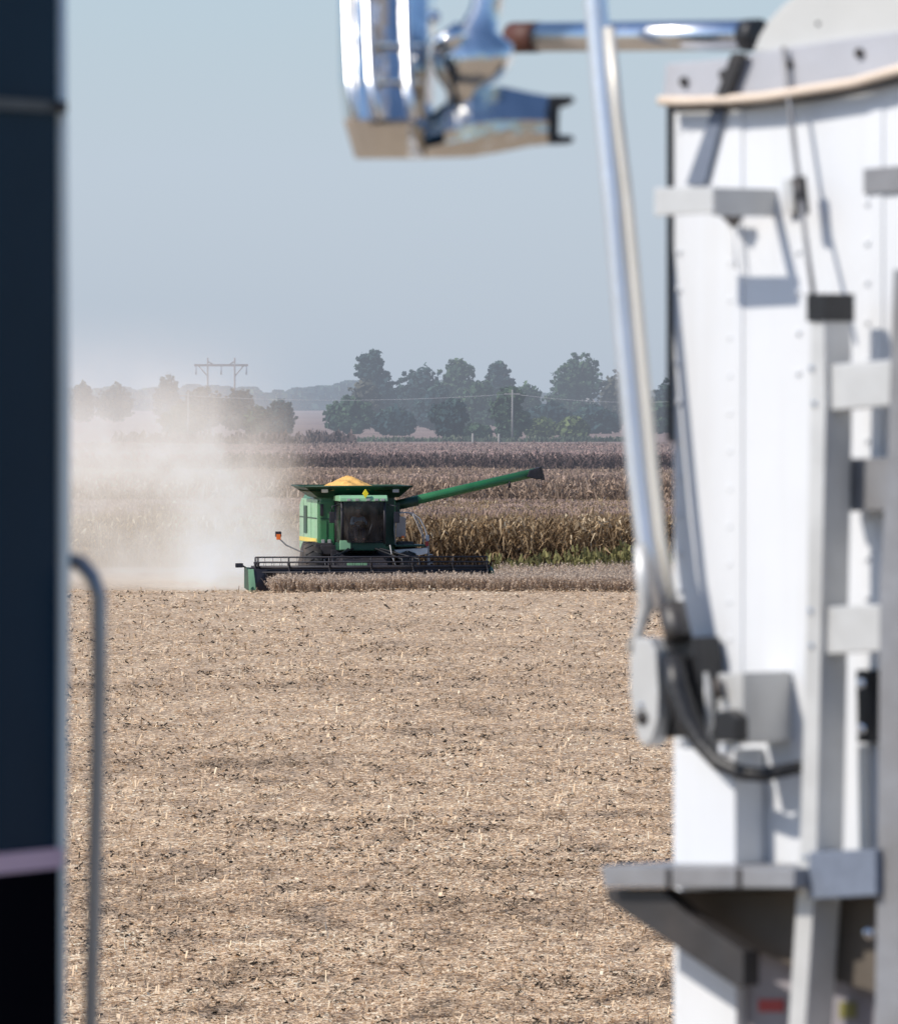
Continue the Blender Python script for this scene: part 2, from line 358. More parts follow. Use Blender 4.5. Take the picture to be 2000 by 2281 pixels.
def tassels(name, label, x0, x1, y0, y1, h0, h1, n, wd, m):
    y = y0+(y1-y0)*rng.random(n); x = x0+(x1-x0)*rng.random(n); g = H(x, y)
    h = h0+(h1-h0)*rng.random(n)+.25*(fbm(x/4, y/6, 91, 3)-.45); az = rng.random(n)*6.28; l = rng.normal(0, .09, (n,2))
    W = np.stack([np.cos(az), np.sin(az)*.5, 0*az], -1)*wd*(.6+.8*rng.random(n))[:,None]
    p0 = np.stack([x, y, g+h-.22], -1); p1 = np.stack([x+l[:,0], y+l[:,1], g+h+.10], -1)
    o = quads(name, np.stack([p0-W, p0+W, p1+W*.7, p1-W*.7], 1), np.clip(.5+.5*(fbm(x/2, y/5, 19, 3)-.45)*2+.25*(rng.random(n)-.5), 0, 1), m); tag(o, label, 'crop', kind='stuff')
tm = tone_mat('tassel_tan', [(0,(0.255,0.1775,0.14)),(0.5,(0.45,0.3195,0.252)),(1,(0.63,0.4686,0.364))], .85, .15)
tassels('corn_tassels', 'pinkish tan tassel tops of the nearer corn strip', -26, 26, 346.5, 374, 1.98, 2.22, 110000, .030, tm)
tassels('corn_tassels', 'pinkish tan tassel tops of the second corn strip', -34, 34, 427, 482, 2.12, 2.32, 170000, .05, tm)
tm2 = tone_mat('far_crop_tops', [(0,(0.348,0.2295,0.2015)),(0.5,(0.522,0.3578,0.312)),(1,(0.667,0.486,0.416))], .85, .15)
tassels('crop_tops', 'pale pinkish tops of the distant dark crop strip', -52, 52, 612, 730, 1.98, 2.12, 190000, .055, tm2)
def beans():
    def fill(x0f, x1, y0, y1, dens):
        n = int((x1-x0f(y0))*(y1-y0)*dens); y = y0+(y1-y0)*rng.random(n)**1.5; x = x0f(y)+(x1-x0f(y))*rng.random(n); return x, y
    a = fill(lambda y: -6.10+(y-288)*.0, 21, 287.6, 299.0, 62); b = fill(lambda y: 1.9+(y-299)*.0, 22, 299, 312, 34)
    x = np.concatenate([a[0], b[0]]); y = np.concatenate([a[1], b[1]]); n = len(x)
    g = H(x, y); h = (.53+.08*rng.normal(0, 1, n)*.8+.10*(fbm(x/2, y/2, 4, 2)-.4))+np.clip((y-290)/20, 0, 1)*.35
    Vs = []; T = []
    for i in range(3):
        ln = rng.normal(0, .14, (n,2)); p0 = np.stack([x, y, g], -1); p1 = np.stack([x+ln[:,0], y+ln[:,1], g+h*(.75+.3*rng.random(n))], -1)
        az = rng.random(n)*np.pi; W = np.stack([np.cos(az), np.sin(az), np.zeros(n)], -1)*.006
        Vs.append(np.stack([p0-W, p0+W, p1+W*.6, p1-W*.6], 1)); T.append(rng.random(n)*.7)
        for j in range(4):
            f = (.15+.85*rng.random(n)**.7)[:,None]; c = p0*(1-f)+p1*f; az = rng.random(n)*2*np.pi
            a1 = np.stack([np.cos(az)*.025, np.sin(az)*.025, -.03+.06*rng.random(n)], -1); a2 = np.stack([-np.sin(az)*.013, np.cos(az)*.013, np.full(n,.013)], -1)
            Vs.append(np.stack([c-a1-a2, c+a1-a2, c+a1+a2, c-a1+a2], 1)); T.append(.25+.5*rng.random(n)+.25*f[:,0])
    m = tone_mat('bean_stalk', [(0,(.44,.34,.255)),(.5,(.56,.445,.345)),(1,(.64,.52,.41))], .85, .30)
    o = quads('soybean_strip', np.concatenate(Vs), np.concatenate(T), m); tag(o, 'ripe grey brown soybeans still standing in front of the harvester', 'crop', kind='stuff')
beans()
def scrub(name, label, cat, boxes, m, n, size, kind='stuff'):
    Vs = []; T = []
    for (x0,x1,y0,y1,h) in boxes:
        k = int(n); x = x0+(x1-x0)*rng.random(k); y = y0+(y1-y0)*rng.random(k)
        hh = h*np.clip(fbm(x/1.3+9, y/1.3, 77, 3)*2.2-.25, .08, 1.3); z = H(x, y)+hh*rng.random(k)
        az = rng.random(k)*2*np.pi; s = size*(.5+rng.random(k))
        a1 = np.stack([np.cos(az), np.sin(az), rng.normal(0,.5,k)], -1)*s[:,None]*.35; a2 = np.stack([rng.normal(0,.3,k), rng.normal(0,.3,k), np.ones(k)], -1)*s[:,None]
        c = np.stack([x,y,z], -1); Vs.append(np.stack([c-a1-a2*.5, c+a1-a2*.5, c+a1*.3+a2*.5, c-a1*.3+a2*.5], 1)); T.append(np.clip(rng.random(k)*.6+.4*(z-H(x,y))/h, 0, 1))
    o = quads(name, np.concatenate(Vs), np.concatenate(T), m); tag(o, label, cat, kind=kind)
weedm = tone_mat('green_weeds', [(0,(.07,.065,.03)),(.5,(.20,.185,.075)),(1,(.36,.33,.14))], .8, .25)
scrub('weeds', 'yellow green weeds growing along the foot of the corn', 'weeds', [(1.5,24,340.8,343.0,.70),(5,24,340.5,343.0,.95)], weedm, 1700, .18)
hedgem = tone_mat('hedge_leaf', [(0,(.03,.045,.035)),(.5,(.07,.095,.065)),(1,(.13,.15,.09))], .85, .1)
yhm = tone_mat('yellow_green_bush_leaf', [(0,(.05,.07,.03)),(.5,(.12,.16,.06)),(1,(.22,.26,.10))], .85, .2)
D1 = 1190
def px_x(px, D): return (px-1000)/F*D
def px_z(py, D): return CZ-(py-HY)/F*D
scrub('field_margin', 'low dull green growth along the field margin before the trees', 'undergrowth', [(px_x(700,D1),px_x(1420,D1),D1-22,D1-8,.6)], hedgem, 2200, .5)

purplem = tone_mat('purple_brown_scrub', [(0,(.06,.04,.042)),(.5,(.12,.085,.08)),(1,(.20,.15,.135))], .85, .1)
scrub('dark_scrub', 'dark purple brown scrub strip behind the dust and tank', 'scrub', [(px_x(250,990),px_x(790,990),985,1000,1.9)], purplem, 9000, .6)
# ------------------------------------------------------------------ trees
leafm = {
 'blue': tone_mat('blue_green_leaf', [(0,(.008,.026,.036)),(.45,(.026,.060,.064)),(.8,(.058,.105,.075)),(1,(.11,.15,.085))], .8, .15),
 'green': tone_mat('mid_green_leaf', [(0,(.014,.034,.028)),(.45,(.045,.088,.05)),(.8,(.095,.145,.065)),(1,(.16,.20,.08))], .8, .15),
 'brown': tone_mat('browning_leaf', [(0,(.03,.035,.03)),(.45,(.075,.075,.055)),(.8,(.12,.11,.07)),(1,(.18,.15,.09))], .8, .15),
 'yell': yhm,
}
def tree(name, label, cat, px0, px1, top, base, D, mk, lobes=None, group=None, trunk=True, dens=1.0, seed=0, wide=1.0):
    """crown of leaf clumps between picture columns px0..px1, rows top..base at distance D"""
    rs = np.random.default_rng(seed+100)
    x0, x1 = px_x(px0, D), px_x(px1, D); cx = (x0+x1)/2; W = (x1-x0)/2*1.08; gz = Hs(cx, D); ztop = px_z(top, D)
    Ht = ztop-gz
    root = thing(name, label, cat, (cx, D, gz), 0, group)
    c0 = .06 if not trunk else .10
    if lobes is None:
        lobes = [(.04, .66, .84, .31), (-.42, .44, .66, .28), (.42, .46, .66, .28), (0, .22, 1, .22)]
    clumps = []
    for (lx, lz, lw, lh) in lobes:
        k = max(10, int(40*dens*lw))
        for _ in range(k):
            v = rs.normal(0, 1, 3); v /= np.linalg.norm(v); r = rs.random()**.3
            clumps.append((lx*W+v[0]*r*lw*W, v[1]*r*lw*W*.8, (lz+v[2]*r*lh)*Ht, (.06+.10*rs.random())*max(W*.9, Ht*.35), rs.random()))
    V = []; T = []
    for (lx, lz, lw, lh) in lobes:
        k = int(420*dens*lw*max(1, W*Ht/60)**.5)
        v = rs.normal(0, 1, (k,3)); v /= np.linalg.norm(v, axis=1)[:,None]; rr = rs.random(k)**.45*(.86+.22*np.sin(v[:,0]*5+lx*9+v[:,2]*4)*np.cos(v[:,2]*6+lz*5))
        p = np.stack([lx*W+v[:,0]*rr*lw*W, v[:,1]*rr*lw*W*.8, (lz+v[:,2]*rr*lh)*Ht], -1); p[:,2] = np.maximum(p[:,2], .05)
        s = .30+.30*rs.random(k); n1 = rs.normal(0, 1, (k,3)); n1 /= np.linalg.norm(n1, axis=1)[:,None]; n2 = np.cross(n1, v); n2 /= (np.linalg.norm(n2, axis=1)[:,None]+1e-6)
        a1 = n1*s[:,None]; a2 = n2*s[:,None]
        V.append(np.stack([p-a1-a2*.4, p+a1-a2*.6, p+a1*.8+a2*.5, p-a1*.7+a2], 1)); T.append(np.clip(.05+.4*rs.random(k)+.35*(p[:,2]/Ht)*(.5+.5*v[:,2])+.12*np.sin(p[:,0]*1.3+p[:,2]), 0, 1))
    for (a, b, c, r, tb) in clumps:
        c = max(c, r*.4); k = int(46*dens+10)
        v = rs.normal(0, 1, (k,3)); v /= np.linalg.norm(v, axis=1)[:,None]; rr = (.35+.6*rs.random(k)**.7)*r
        p = np.array([a,b,c])+v*rr[:,None]*np.array([1,1,.8]); p[:,2] = np.maximum(p[:,2], .05)
        s = (.16+.22*rs.random(k))*max(.55, min(1.2, r))
        n1 = rs.normal(0, 1, (k,3)); n1 /= np.linalg.norm(n1, axis=1)[:,None]; n2 = np.cross(n1, v); n2 /= (np.linalg.norm(n2, axis=1)[:,None]+1e-6)
        a1 = n1*s[:,None]; a2 = n2*s[:,None]
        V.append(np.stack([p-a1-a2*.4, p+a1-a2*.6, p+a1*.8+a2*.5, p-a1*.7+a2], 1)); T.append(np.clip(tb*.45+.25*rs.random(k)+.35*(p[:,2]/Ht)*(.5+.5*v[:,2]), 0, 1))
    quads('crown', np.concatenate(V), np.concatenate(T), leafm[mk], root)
    b = MB(); tr = max(.12, Ht*.022)
    b.tube([(0,0,-.1),(rs.normal(0,.1),0,Ht*.3),(rs.normal(0,.3),0,Ht*.7)], [tr*1.3, tr, tr*.4], 7)
    for i in range(4):
        an = rs.random()*6.28; zz = Ht*(.18+.12*i)
        b.tube([(0,0,zz),(math.cos(an)*W*.3, math.sin(an)*W*.3, zz+Ht*.13),(math.cos(an)*W*.6, math.sin(an)*W*.6, zz+Ht*.25)], [tr*.5, tr*.3, tr*.12], 5)
    b.build('trunk', M['bark'], root)
    return root
SH0 = [(0,.65,.9,.3),(-.5,.5,.6,.35),(.5,.5,.6,.35),(0,.25,1,.25)]
G1 = 'trees of the distant farmstead grove'
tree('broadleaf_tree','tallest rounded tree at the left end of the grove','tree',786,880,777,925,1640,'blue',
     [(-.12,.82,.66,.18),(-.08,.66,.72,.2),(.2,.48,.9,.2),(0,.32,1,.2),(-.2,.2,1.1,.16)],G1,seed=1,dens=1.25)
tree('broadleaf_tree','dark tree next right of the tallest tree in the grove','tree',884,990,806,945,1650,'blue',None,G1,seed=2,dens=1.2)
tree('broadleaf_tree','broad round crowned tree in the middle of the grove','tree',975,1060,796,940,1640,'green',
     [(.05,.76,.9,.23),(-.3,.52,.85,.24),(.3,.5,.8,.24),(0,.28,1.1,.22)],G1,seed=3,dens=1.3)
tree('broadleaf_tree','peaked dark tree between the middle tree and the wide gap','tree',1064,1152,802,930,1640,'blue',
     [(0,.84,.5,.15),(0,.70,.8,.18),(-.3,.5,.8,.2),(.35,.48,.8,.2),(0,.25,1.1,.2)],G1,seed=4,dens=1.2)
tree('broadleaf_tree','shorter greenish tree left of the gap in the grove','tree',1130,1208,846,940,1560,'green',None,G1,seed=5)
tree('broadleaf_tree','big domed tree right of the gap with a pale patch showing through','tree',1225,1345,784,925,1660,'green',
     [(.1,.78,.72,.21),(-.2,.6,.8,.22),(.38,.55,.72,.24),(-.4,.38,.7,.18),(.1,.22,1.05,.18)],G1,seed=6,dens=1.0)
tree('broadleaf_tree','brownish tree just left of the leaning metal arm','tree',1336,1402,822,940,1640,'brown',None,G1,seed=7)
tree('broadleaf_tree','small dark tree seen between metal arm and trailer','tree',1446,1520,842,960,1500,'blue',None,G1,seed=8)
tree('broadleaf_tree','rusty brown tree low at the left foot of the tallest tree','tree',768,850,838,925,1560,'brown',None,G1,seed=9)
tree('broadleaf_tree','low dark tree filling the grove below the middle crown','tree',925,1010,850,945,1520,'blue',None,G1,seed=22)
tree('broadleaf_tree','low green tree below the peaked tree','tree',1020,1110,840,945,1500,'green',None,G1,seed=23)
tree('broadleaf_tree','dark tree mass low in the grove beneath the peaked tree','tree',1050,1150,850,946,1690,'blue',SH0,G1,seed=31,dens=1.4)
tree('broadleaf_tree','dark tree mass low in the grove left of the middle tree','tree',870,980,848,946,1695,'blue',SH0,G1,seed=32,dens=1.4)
G2 = 'bushes and small trees in front of the grove'
SH = [(0,.6,.8,.35),(-.5,.42,.5,.35),(.5,.42,.5,.35),(0,.25,.95,.25)]
tree('bush','wide greenish bush at the far left front of the grove','bush',724,835,876,950,1380,'green',SH,G2,False,1.2,10)
tree('bush','wide dark bush beneath the tallest tree','bush',832,925,900,952,1340,'blue',SH,G2,False,1.2,11)
tree('small_tree','dark rounded near tree standing alone before the grove','tree',955,1044,886,986,1205,'blue',
     [(.2,.78,.6,.2),(-.45,.6,.5,.25),(.1,.5,.85,.3),(0,.25,.7,.22)],G2,True,1.3,12)
tree('small_tree','upright near tree beside the pale utility pole','tree',1094,1176,858,984,1200,'green',
     [(0,.8,.75,.18),(-.2,.55,.85,.25),(.25,.35,.85,.25),(0,.2,.75,.2)],G2,True,1.3,13)
tree('bush','long dark hedge bush right of the upright near tree','bush',1170,1275,890,942,1400,'blue',SH,G2,False,1.2,14)
tree('bush','dark hedge bush under the domed tree','bush',1262,1385,896,942,1390,'blue',SH,G2,False,1.2,15)
tree('bush','yellow green bush left of the orange tinged gap','bush',1172,1240,930,978,1260,'yell',SH,G2,False,1.0,16)
tree('bush','yellow green bush nearest the leaning arm','bush',1238,1312,926,974,1255,'yell',SH,G2,False,1.0,17)
tree('bush','low green bush beside the dark near tree','bush',1030,1094,942,980,1230,'green',SH,G2,False,1.0,18)
tree('bush','dark hedge bush seen through the arm and trailer gap','bush',1400,1530,885,960,1380,'green',SH,G2,False,1.0,19)
G3 = 'trees half lost in the dust'
for i, (a, b_, t, bs, D, mk, lb) in enumerate([
 (345,398,826,905,1900,'blue','narrow tall tree fading in the dust left of the pylon'),
 (215,296,850,905,1900,'blue','wide pale tree crown fading behind the dust'),
 (155,210,846,905,1900,'blue','leftmost faint tree beside the truck trim'),
 (362,452,896,962,1300,'green','round bush below the narrow tall tree in the dust'),
 (395,500,858,930,1500,'brown','broad hazy tree below the left pylon pole'),
 (490,570,862,930,1500,'brown','hazy brown tree below the right pylon pole'),
 (548,600,900,958,1300,'green','small hazy bush left of the gap in the dust'),
 (590,655,888,956,1320,'blue','darker hazy bush right of the gap in the dust')]):
    tree('hazy_tree', lb, 'tree', a, b_, t, bs, D, mk, None, G3, True, .9, 40+i)
def far_wood():
    Vs = []; T = []; D = 3000
    n = 60000; px = 130+1500*rng.random(n); y = D+rng.random(n)*120; x = (px-1000)/F*D
    top = 3.6+fbm(px/60, px*0, 3, 4)*9.5*np.where(px < 610, .8, np.where(px < 830, 1.1, .45)); z = top*rng.random(n)**.6
    az = rng.random(n)*6.28; s = .8+1.2*rng.random(n); a1 = np.stack([np.cos(az), np.sin(az), 0*az], -1)*s[:,None]; a2 = np.stack([0*az, 0*az, np.ones(n)], -1)*s[:,None]
    c = np.stack([x,y,z], -1); V = np.stack([c-a1-a2*.6, c+a1-a2*.5, c+a1*.6+a2*.6, c-a1*.6+a2*.5], 1)
    o = quads('far_wood', V, rng.random(n), leafm['blue']); tag(o, 'long blue line of far off woodland on the horizon', 'wood', kind='stuff')
far_wood()
# farmhouse half hidden by the domed tree
def house():
    D = 1720; x = px_x(1292, D); g = Hs(x, D); t = thing('farmhouse', 'pale farmhouse with grey roof half hidden behind the domed tree', 'house', (x, D, g))
    w, d, h = 3.0, 4, 5.0
    MB().poly([(-w,-d,0),(w,-d,0),(w,-d,h),(0,-d,h+2.6),(-w,-d,h)], (0,2*d,0)).build('wall', M['siding'], t)
    r = MB(); r.poly([(-w-.4,-d-.4,h-.3),(0,-d-.4,h+2.75),(0,-d-.4,h+3.0),(-w-.4,-d-.4,h-.05)], (0,2*d+.8,0)); r.poly([(w+.4,-d-.4,h-.3),(0.01,-d-.4,h+2.75),(0.01,-d-.4,h+3.0),(w+.4,-d-.4,h-.05)], (0,2*d+.8,0))
    r.build('roof', M['roofm'], t)
    for sx in (-1.6, 1.6): MB().box(sx-.45,sx+.45,-d-.06,-d-.01,2.6,4.2).build('window', M['gdark'], t)
    MB().box(-.5,.5,-d-.06,-d-.01,0,2.1).build('door', M['frame'], t)
house()
# transmission structure and poles
def pylon():
    D = 1500; x = px_x(493, D); g = Hs(x, D); t = thing('transmission_pylon', 'faint two pole power pylon rising out of the dust', 'pylon', (x, D, g))
    s = D/F; hx = 30*s; ht = px_z(797, D)-g; za = px_z(816, D)-g
    for q in (-1, 1): MB().tube([(q*hx,0,0),(q*hx,0,ht)], .22, 8, .16).build('pole', M['steelp'], t)
    MB().box(-60*s,60*s,-.15,.15,za,za+.4).build('crossarm', M['steelp'], t)
    for q in (-1, 1):
        MB().tube([(q*hx,0,ht-.6),(q*16*s,0,za+.2)], .12, 5).build('brace', M['steelp'], t); MB().tube([(q*hx,0,za-1.8),(q*50*s,0,za+.1)], .10, 5).build('brace', M['steelp'], t)
    for q in (-56, 0, 56): MB().tube([(q*s,0,za),(q*s,0,za-1.5)], .14, 6).build('insulator', M['roofm'], t)
pylon()
def upole(px, top, D, label, arm=True):
    x = px_x(px, D); g = Hs(x, D); t = thing('utility_pole', label, 'pole', (x, D, g), 0, 'utility poles before the grove')
    ht = px_z(top, D)-g; MB().tube([(0,0,0),(0,0,ht)], .17, 8, .11).build('pole', M['wood'], t)
    if arm: MB().box(-1.1,1.1,-.07,.07,ht-.7,ht-.5).build('crossarm', M['wood'], t)
    return x, g+ht
e = [upole(1141,868,1180,'pale wooden utility pole standing against the upright near tree'), upole(420,872,1180,'faint utility pole lost in the dust far left of the grove'), upole(1580,880,1180,'utility pole hidden behind the white trailer')]
for k, (a, b_) in enumerate([(e[1], e[0]), (e[0], e[2])]):
    pts = []
    for i in range(13):
        f = i/12; pts.append((a[0]+(b_[0]-a[0])*f, 1180, a[1]+(b_[1]-a[1])*f-.6-2.2*4*f*(1-f)*.35))
    o = MB().tube(pts, .028, 5).build('power_line', M['wire']); tag(o, ['overhead wire running left from the pale utility pole','overhead wire running right from the pale utility pole'][k], 'wire')
for k, px in enumerate((1053, 1111)):
    D = 760; x = px_x(px, D); g = Hs(x, D); o = MB().tube([(0,0,0),(0,0,3.1)], .14, 7, .11).build('field_post', M['wood']); o.location = (x, D, g)
    tag(o, ['left of two short posts in the crop before the trees','right of two short posts in the crop before the trees'][k], 'post')

# ------------------------------------------------------------------ combine harvester
def combine():
    D = 302.0; t = thing('combine_harvester', 'green combine harvester with heaped yellow grain cutting the field in dust', 'combine harvester', (px_x(794, D), D, -.10), R(8))
    W = 1.38
    # body
    MB().poly([(-W,-.2,1.45),(-W,-.2,3.25),(-W+.12,-.2,3.48),(W-.12,-.2,3.48),(W,-.2,3.25),(W,-.2,1.45)], (0,5.3,0), .04).build('body', M['green'], t)
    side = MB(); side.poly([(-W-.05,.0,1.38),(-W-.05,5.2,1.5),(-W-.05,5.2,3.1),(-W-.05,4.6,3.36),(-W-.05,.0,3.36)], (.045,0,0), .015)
    sp = side_o = side.build('side_panel', M['lgreen'], t, 'side panel pale green with dust and painted sunlight')  # paler than the far side: dust plus sunlight put into the colour
    MB().box(-W-.075,-W-.052,.05,5.1,1.80,1.95).build('stripe', M['yellow'], sp)
    MB().box(-W-.08,-W-.052,2.9,3.7,2.1,3.1).build('vent', M['dgreen'], sp)
    MB().box(-W-.07,-W-.052,.05,5.1,2.66,2.70).build('seam', M['dgreen'], sp)
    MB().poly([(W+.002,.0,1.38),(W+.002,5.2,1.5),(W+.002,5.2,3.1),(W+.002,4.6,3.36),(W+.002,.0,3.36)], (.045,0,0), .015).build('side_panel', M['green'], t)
    fp = MB(); fp.box(-W+.03,-.84,-.27,-.205,1.7,3.3,.02)
    fpo = fp.build('front_panel', M['green'], t)
    MB().box(-W+.04,-.86,-.29,-.272,2.66,2.70).box(-1.12,-1.09,-.29,-.272,1.72,2.6).build('seam', M['dgreen'], fpo)
    MB().box(-W+.02,-W+.14,-.33,-.272,2.78,3.2,.02).build('mirror_bracket', M['mdark'], fpo)
    MB().box(.86,W-.03,-.27,-.205,1.7,3.45,.02).build('front_panel', M['dgreen'], t)  # darker green than its twin: the cab's shade put into the colour
    # rear hood and engine
    MB().box(-1.1,1.1,5.12,6.2,1.6,2.8,.1).build('rear_hood', M['green'], t)
    # tank: funnel and flared extension
    def frustum(z0, a0, z1, a1, name, m, th=.04):
        b = MB().bm; mb = MB(); mb.bm.free(); mb.bm = b
        def rect(a, z): return [(a[0],a[2],z),(a[1],a[2],z),(a[1],a[3],z),(a[0],a[3],z)]
        o0 = [b.verts.new(p) for p in rect(a0,z0)]; o1 = [b.verts.new(p) for p in rect(a1,z1)]
        i1 = [b.verts.new(p) for p in rect((a1[0]+th,a1[1]-th,a1[2]+th,a1[3]-th), z1)]; i0 = [b.verts.new(p) for p in rect((a0[0]+th,a0[1]-th,a0[2]+th,a0[3]-th), z0+.02)]
        for k in range(4):
            j = (k+1)%4
            b.faces.new((o0[k],o0[j],o1[j],o1[k])); b.faces.new((o1[k],o1[j],i1[j],i1[k])); b.faces.new((i1[k],i1[j],i0[j],i0[k]))
        b.faces.new(o0); b.faces.new(i0)
        return mb.build(name, m, t)
    tk = frustum(3.44, (-1.45,1.5,-.35,2.4), 3.84, (-2.0,1.9,-.95,2.9), 'grain_tank', M['dgreen'])
    MB().tube([(-2.0,-.95,3.84),(1.9,-.95,3.84),(1.9,2.9,3.84),(-2.0,2.9,3.84),(-2.0,-.95,3.84)], .035, 6).build('rim', M['dgreen'], tk)
    for q, mm in ((-1.25,'orange'),(1.33,'mgrey')): MB().box(q-.12,q+.12,-.80,-.74,3.62,3.76,.03).build('marker', M['lip'] if mm == 'orange' else M['mgrey'], tk)
    # grain heap
    b = bmesh.new(); n = 40
    vs = [[None]*n for _ in range(n)]
    for i in range(n):
        for j in range(n):
            x = -1.85+3.6*i/(n-1); y = -.8+3.55*j/(n-1); r = math.hypot((x+.22)/.70, (y-.7)/1.2)
            z = 3.66+.46*math.exp(-(r*.95)**2.2)+(.04*math.sin(x*9+y*5)+.07*random.random())*(r < 1.6)
            vs[i][j] = b.verts.new((x,y,z))
    for i in range(n-1):
        for j in range(n-1): b.faces.new((vs[i][j],vs[i+1][j],vs[i+1][j+1],vs[i][j+1])).smooth = True
    g = MB(); g.bm.free(); g.bm = b; g.build('grain_heap', M['grain'], tk)
    # cab
    c0, c1, y0, y1 = -.82, .80, -2.05, -.3
    body = MB(); body.box(c0,c1,y0+.12,y1,1.55,1.83,.04); bo = body.build('cab', M['dgreen'], t)
    MB().box(c0-.04,c0+.36,y0+.06,y0+.14,1.58,1.92,.03).build('corner_panel', M['lgreen'], bo)
    rf = MB(); rf.poly([(c0-.06,y0-.10,3.32),(c0-.06,y1+.02,3.32),(c0-.06,y1+.02,3.50),(c0-.06,y0+.1,3.54),(c0-.06,y0-.08,3.44)], (c1-c0+.12,0,0), .04); rf.build('cab_roof', M['lgreen'], bo)
    for q in (-.55,-.25,.15,.45,.68): MB().box(q-.07,q+.07,y0-.14,y0-.09,3.34,3.42,.015).build('roof_lamp', M['mgrey'], bo)
    for q in (c0+.04, c1-.04):
        MB().tube([(q,y0+.12,1.8),(q,y0+.04,2.6),(q,y0+.08,3.34)], .045, 6).build('pillar', M['mdark'], bo)
        MB().tube([(q,y1-.1,1.8),(q,y1-.1,3.34)], .06, 6).build('pillar', M['mdark'], bo)
    # curved windscreen and side glass
    b = MB(); seg = 10; bm = b.bm; rows = []
    for k in range(seg+1):
        f = k/seg; x = c0+.05+(c1-c0-.1)*f; bow = -.16*math.sin(math.pi*f)
        rows.append([bm.verts.new((x, y0+.12+bow+dy, z)) for z, dy in ((1.84,0),(2.6,-.08),(3.33,-.04))])
    for k in range(seg):
        for j in range(2): bm.faces.new((rows[k][j],rows[k+1][j],rows[k+1][j+1],rows[k][j+1])).smooth = True
    b.build('windscreen', M['glass'], bo)
    for q in (c0+.02, c1-.03): MB().box(q,q+.01,y0+.17,y1-.16,1.84,3.31).build('side_window', M['glass'], bo)
    MB().box(c0+.03,c1-.03,y1-.05,y1-.01,1.84,3.31).box(c0+.04,c1-.04,y0+.25,y1-.06,1.835,1.86).build('cab_interior', M['interior'], bo)
    MB().box(-.26,.22,-.85,-.38,2.0,2.2,.05).box(-.24,.2,-.5,-.38,2.2,2.95,.05).box(-.12,.08,-.8,-.5,1.86,2.0).build('seat', M['seatm'], bo)
    MB().tube([(-.02,-1.55,1.86),(-.02,-1.32,2.5)], .04, 6).lathe((-.02,-1.31,2.52), (0,-.35,1), [(-.015,.02),(-.015,.19),(.015,.19),(.015,.02)], 16).build('steering_column', M['mdark'], bo)
    mk = MB().poly([(.05,y0-.16,3.44),(.16,y0-.16,3.60),(.05,y0-.16,3.76),(-.06,y0-.16,3.60)], (0,.10,0), .01); mk.build('position_receiver', M['myel'], bo)
    # wheels: two big front, two smaller rear
    for (x, y, r, w) in ((-1.62,.1,.92,.34),(1.78,.1,.92,.34),(-1.35,4.1,.62,.22),(1.35,4.1,.62,.22)):
        wh = MB(); wh.lathe((x,y,r), (1,0,0), [(-w,r*.55),(-w,r*.88),(-w*.8,r*.97),(0,r),(w*.8,r*.97),(w,r*.88),(w,r*.55)], 28)
        for k in range(18):
            a = k/18*6.283; 
            for s in (-1,1): wh.tube([(x+s*w*.05, y+math.cos(a)*r*.99, r+math.sin(a)*r*.99),(x+s*w*.9, y+math.cos(a+.16)*r*.96, r+math.sin(a+.16)*r*.96)], .035, 4)
        wo = wh.build('wheel', M['tyre'], t)
        s = -1 if x < 0 else 1
        MB().lathe((x,y,r), (1,0,0), [(-w*.9,r*.54),(-w*.6,r*.5),(w*.6,r*.5),(w*.9,r*.54)], 20).build('rim', M['yellow'], wo)
    MB().box(-1.3,1.3,-.1,.3,.7,1.45,.05).build('axle', M['mdark'], t); MB().box(-1.2,1.2,3.9,4.3,.5,1.5,.05).build('axle', M['mdark'], t)
    MB().box(-1.36,-.7,-.5,.0,1.38,1.72,.04).box(-1.0,1.15,-.6,-.1,.9,1.56,.04).build('chassis', M['mdark'], t)
    # right hand fender, ladder platform, railing
    fe = MB().poly([(1.28,-.62,1.55),(2.52,-.62,1.62),(2.52,-.62,1.42),(2.30,-.62,1.36),(1.9,-.62,1.34),(1.62,-.62,1.08),(1.56,-.62,.86),(1.44,-.62,.9),(1.5,-.62,1.3)], (0,.5,0), .03); fe.build('fender', mat('dusty_white_fender', (.72,.70,.68), .6, 0, .1, 3, .04, 6, (.45,.42,.38), .4), t, 'dusty pale grey fender over the right front tyre')
    pl = MB().box(1.32,2.45,-.7,.6,1.66,1.73,.01).build('platform', M['dgreen'], t)
    b = MB(); arch = [(1.34,-.6,1.74),(1.30,-.6,2.3),(1.32,-.6,2.82),(1.6,-.6,2.90),(1.95,-.6,2.87),(2.22,-.6,2.68),(2.4,-.6,2.35),(2.52,-.6,1.98),(2.5,-.6,1.74)]
    b.tube(arch, .026, 6); b.tube([(1.95,-.6,2.87),(2.12,-.6,2.5),(2.3,-.6,2.1),(2.36,-.6,1.74)], .018, 5); b.tube([(1.3,-.6,2.3),(1.5,-.6,2.3)], .018, 5)
    b.build('railing', M['mgrey'], pl); MB().tube([(p_[0], .4, p_[2]) for p_ in arch], .022, 6).build('railing', M['mgrey'], pl)
    MB().box(1.36,1.72,-.62,-.56,2.0,2.75,.03).build('door_glass', mat('dusty_glass_door', (.33,.29,.27), .3, 0, .2, 3), pl)
    MB().box(1.55,1.66,-.70,-.63,1.98,2.06,.02).build('side_lamp', M['orange'], pl)
    MB().box(2.42,2.56,-.72,-.66,1.86,2.08,.02).build('mirror', M['shade_tone'], pl)
    MB().box(2.42,2.53,-.72,-.66,1.68,1.85,.02).build('tail_lamp', M['red'], pl)
    b = MB()
    for zz in (.45,.75,1.05,1.35): b.box(2.56,2.72,-.5,-.1,zz,zz+.03)
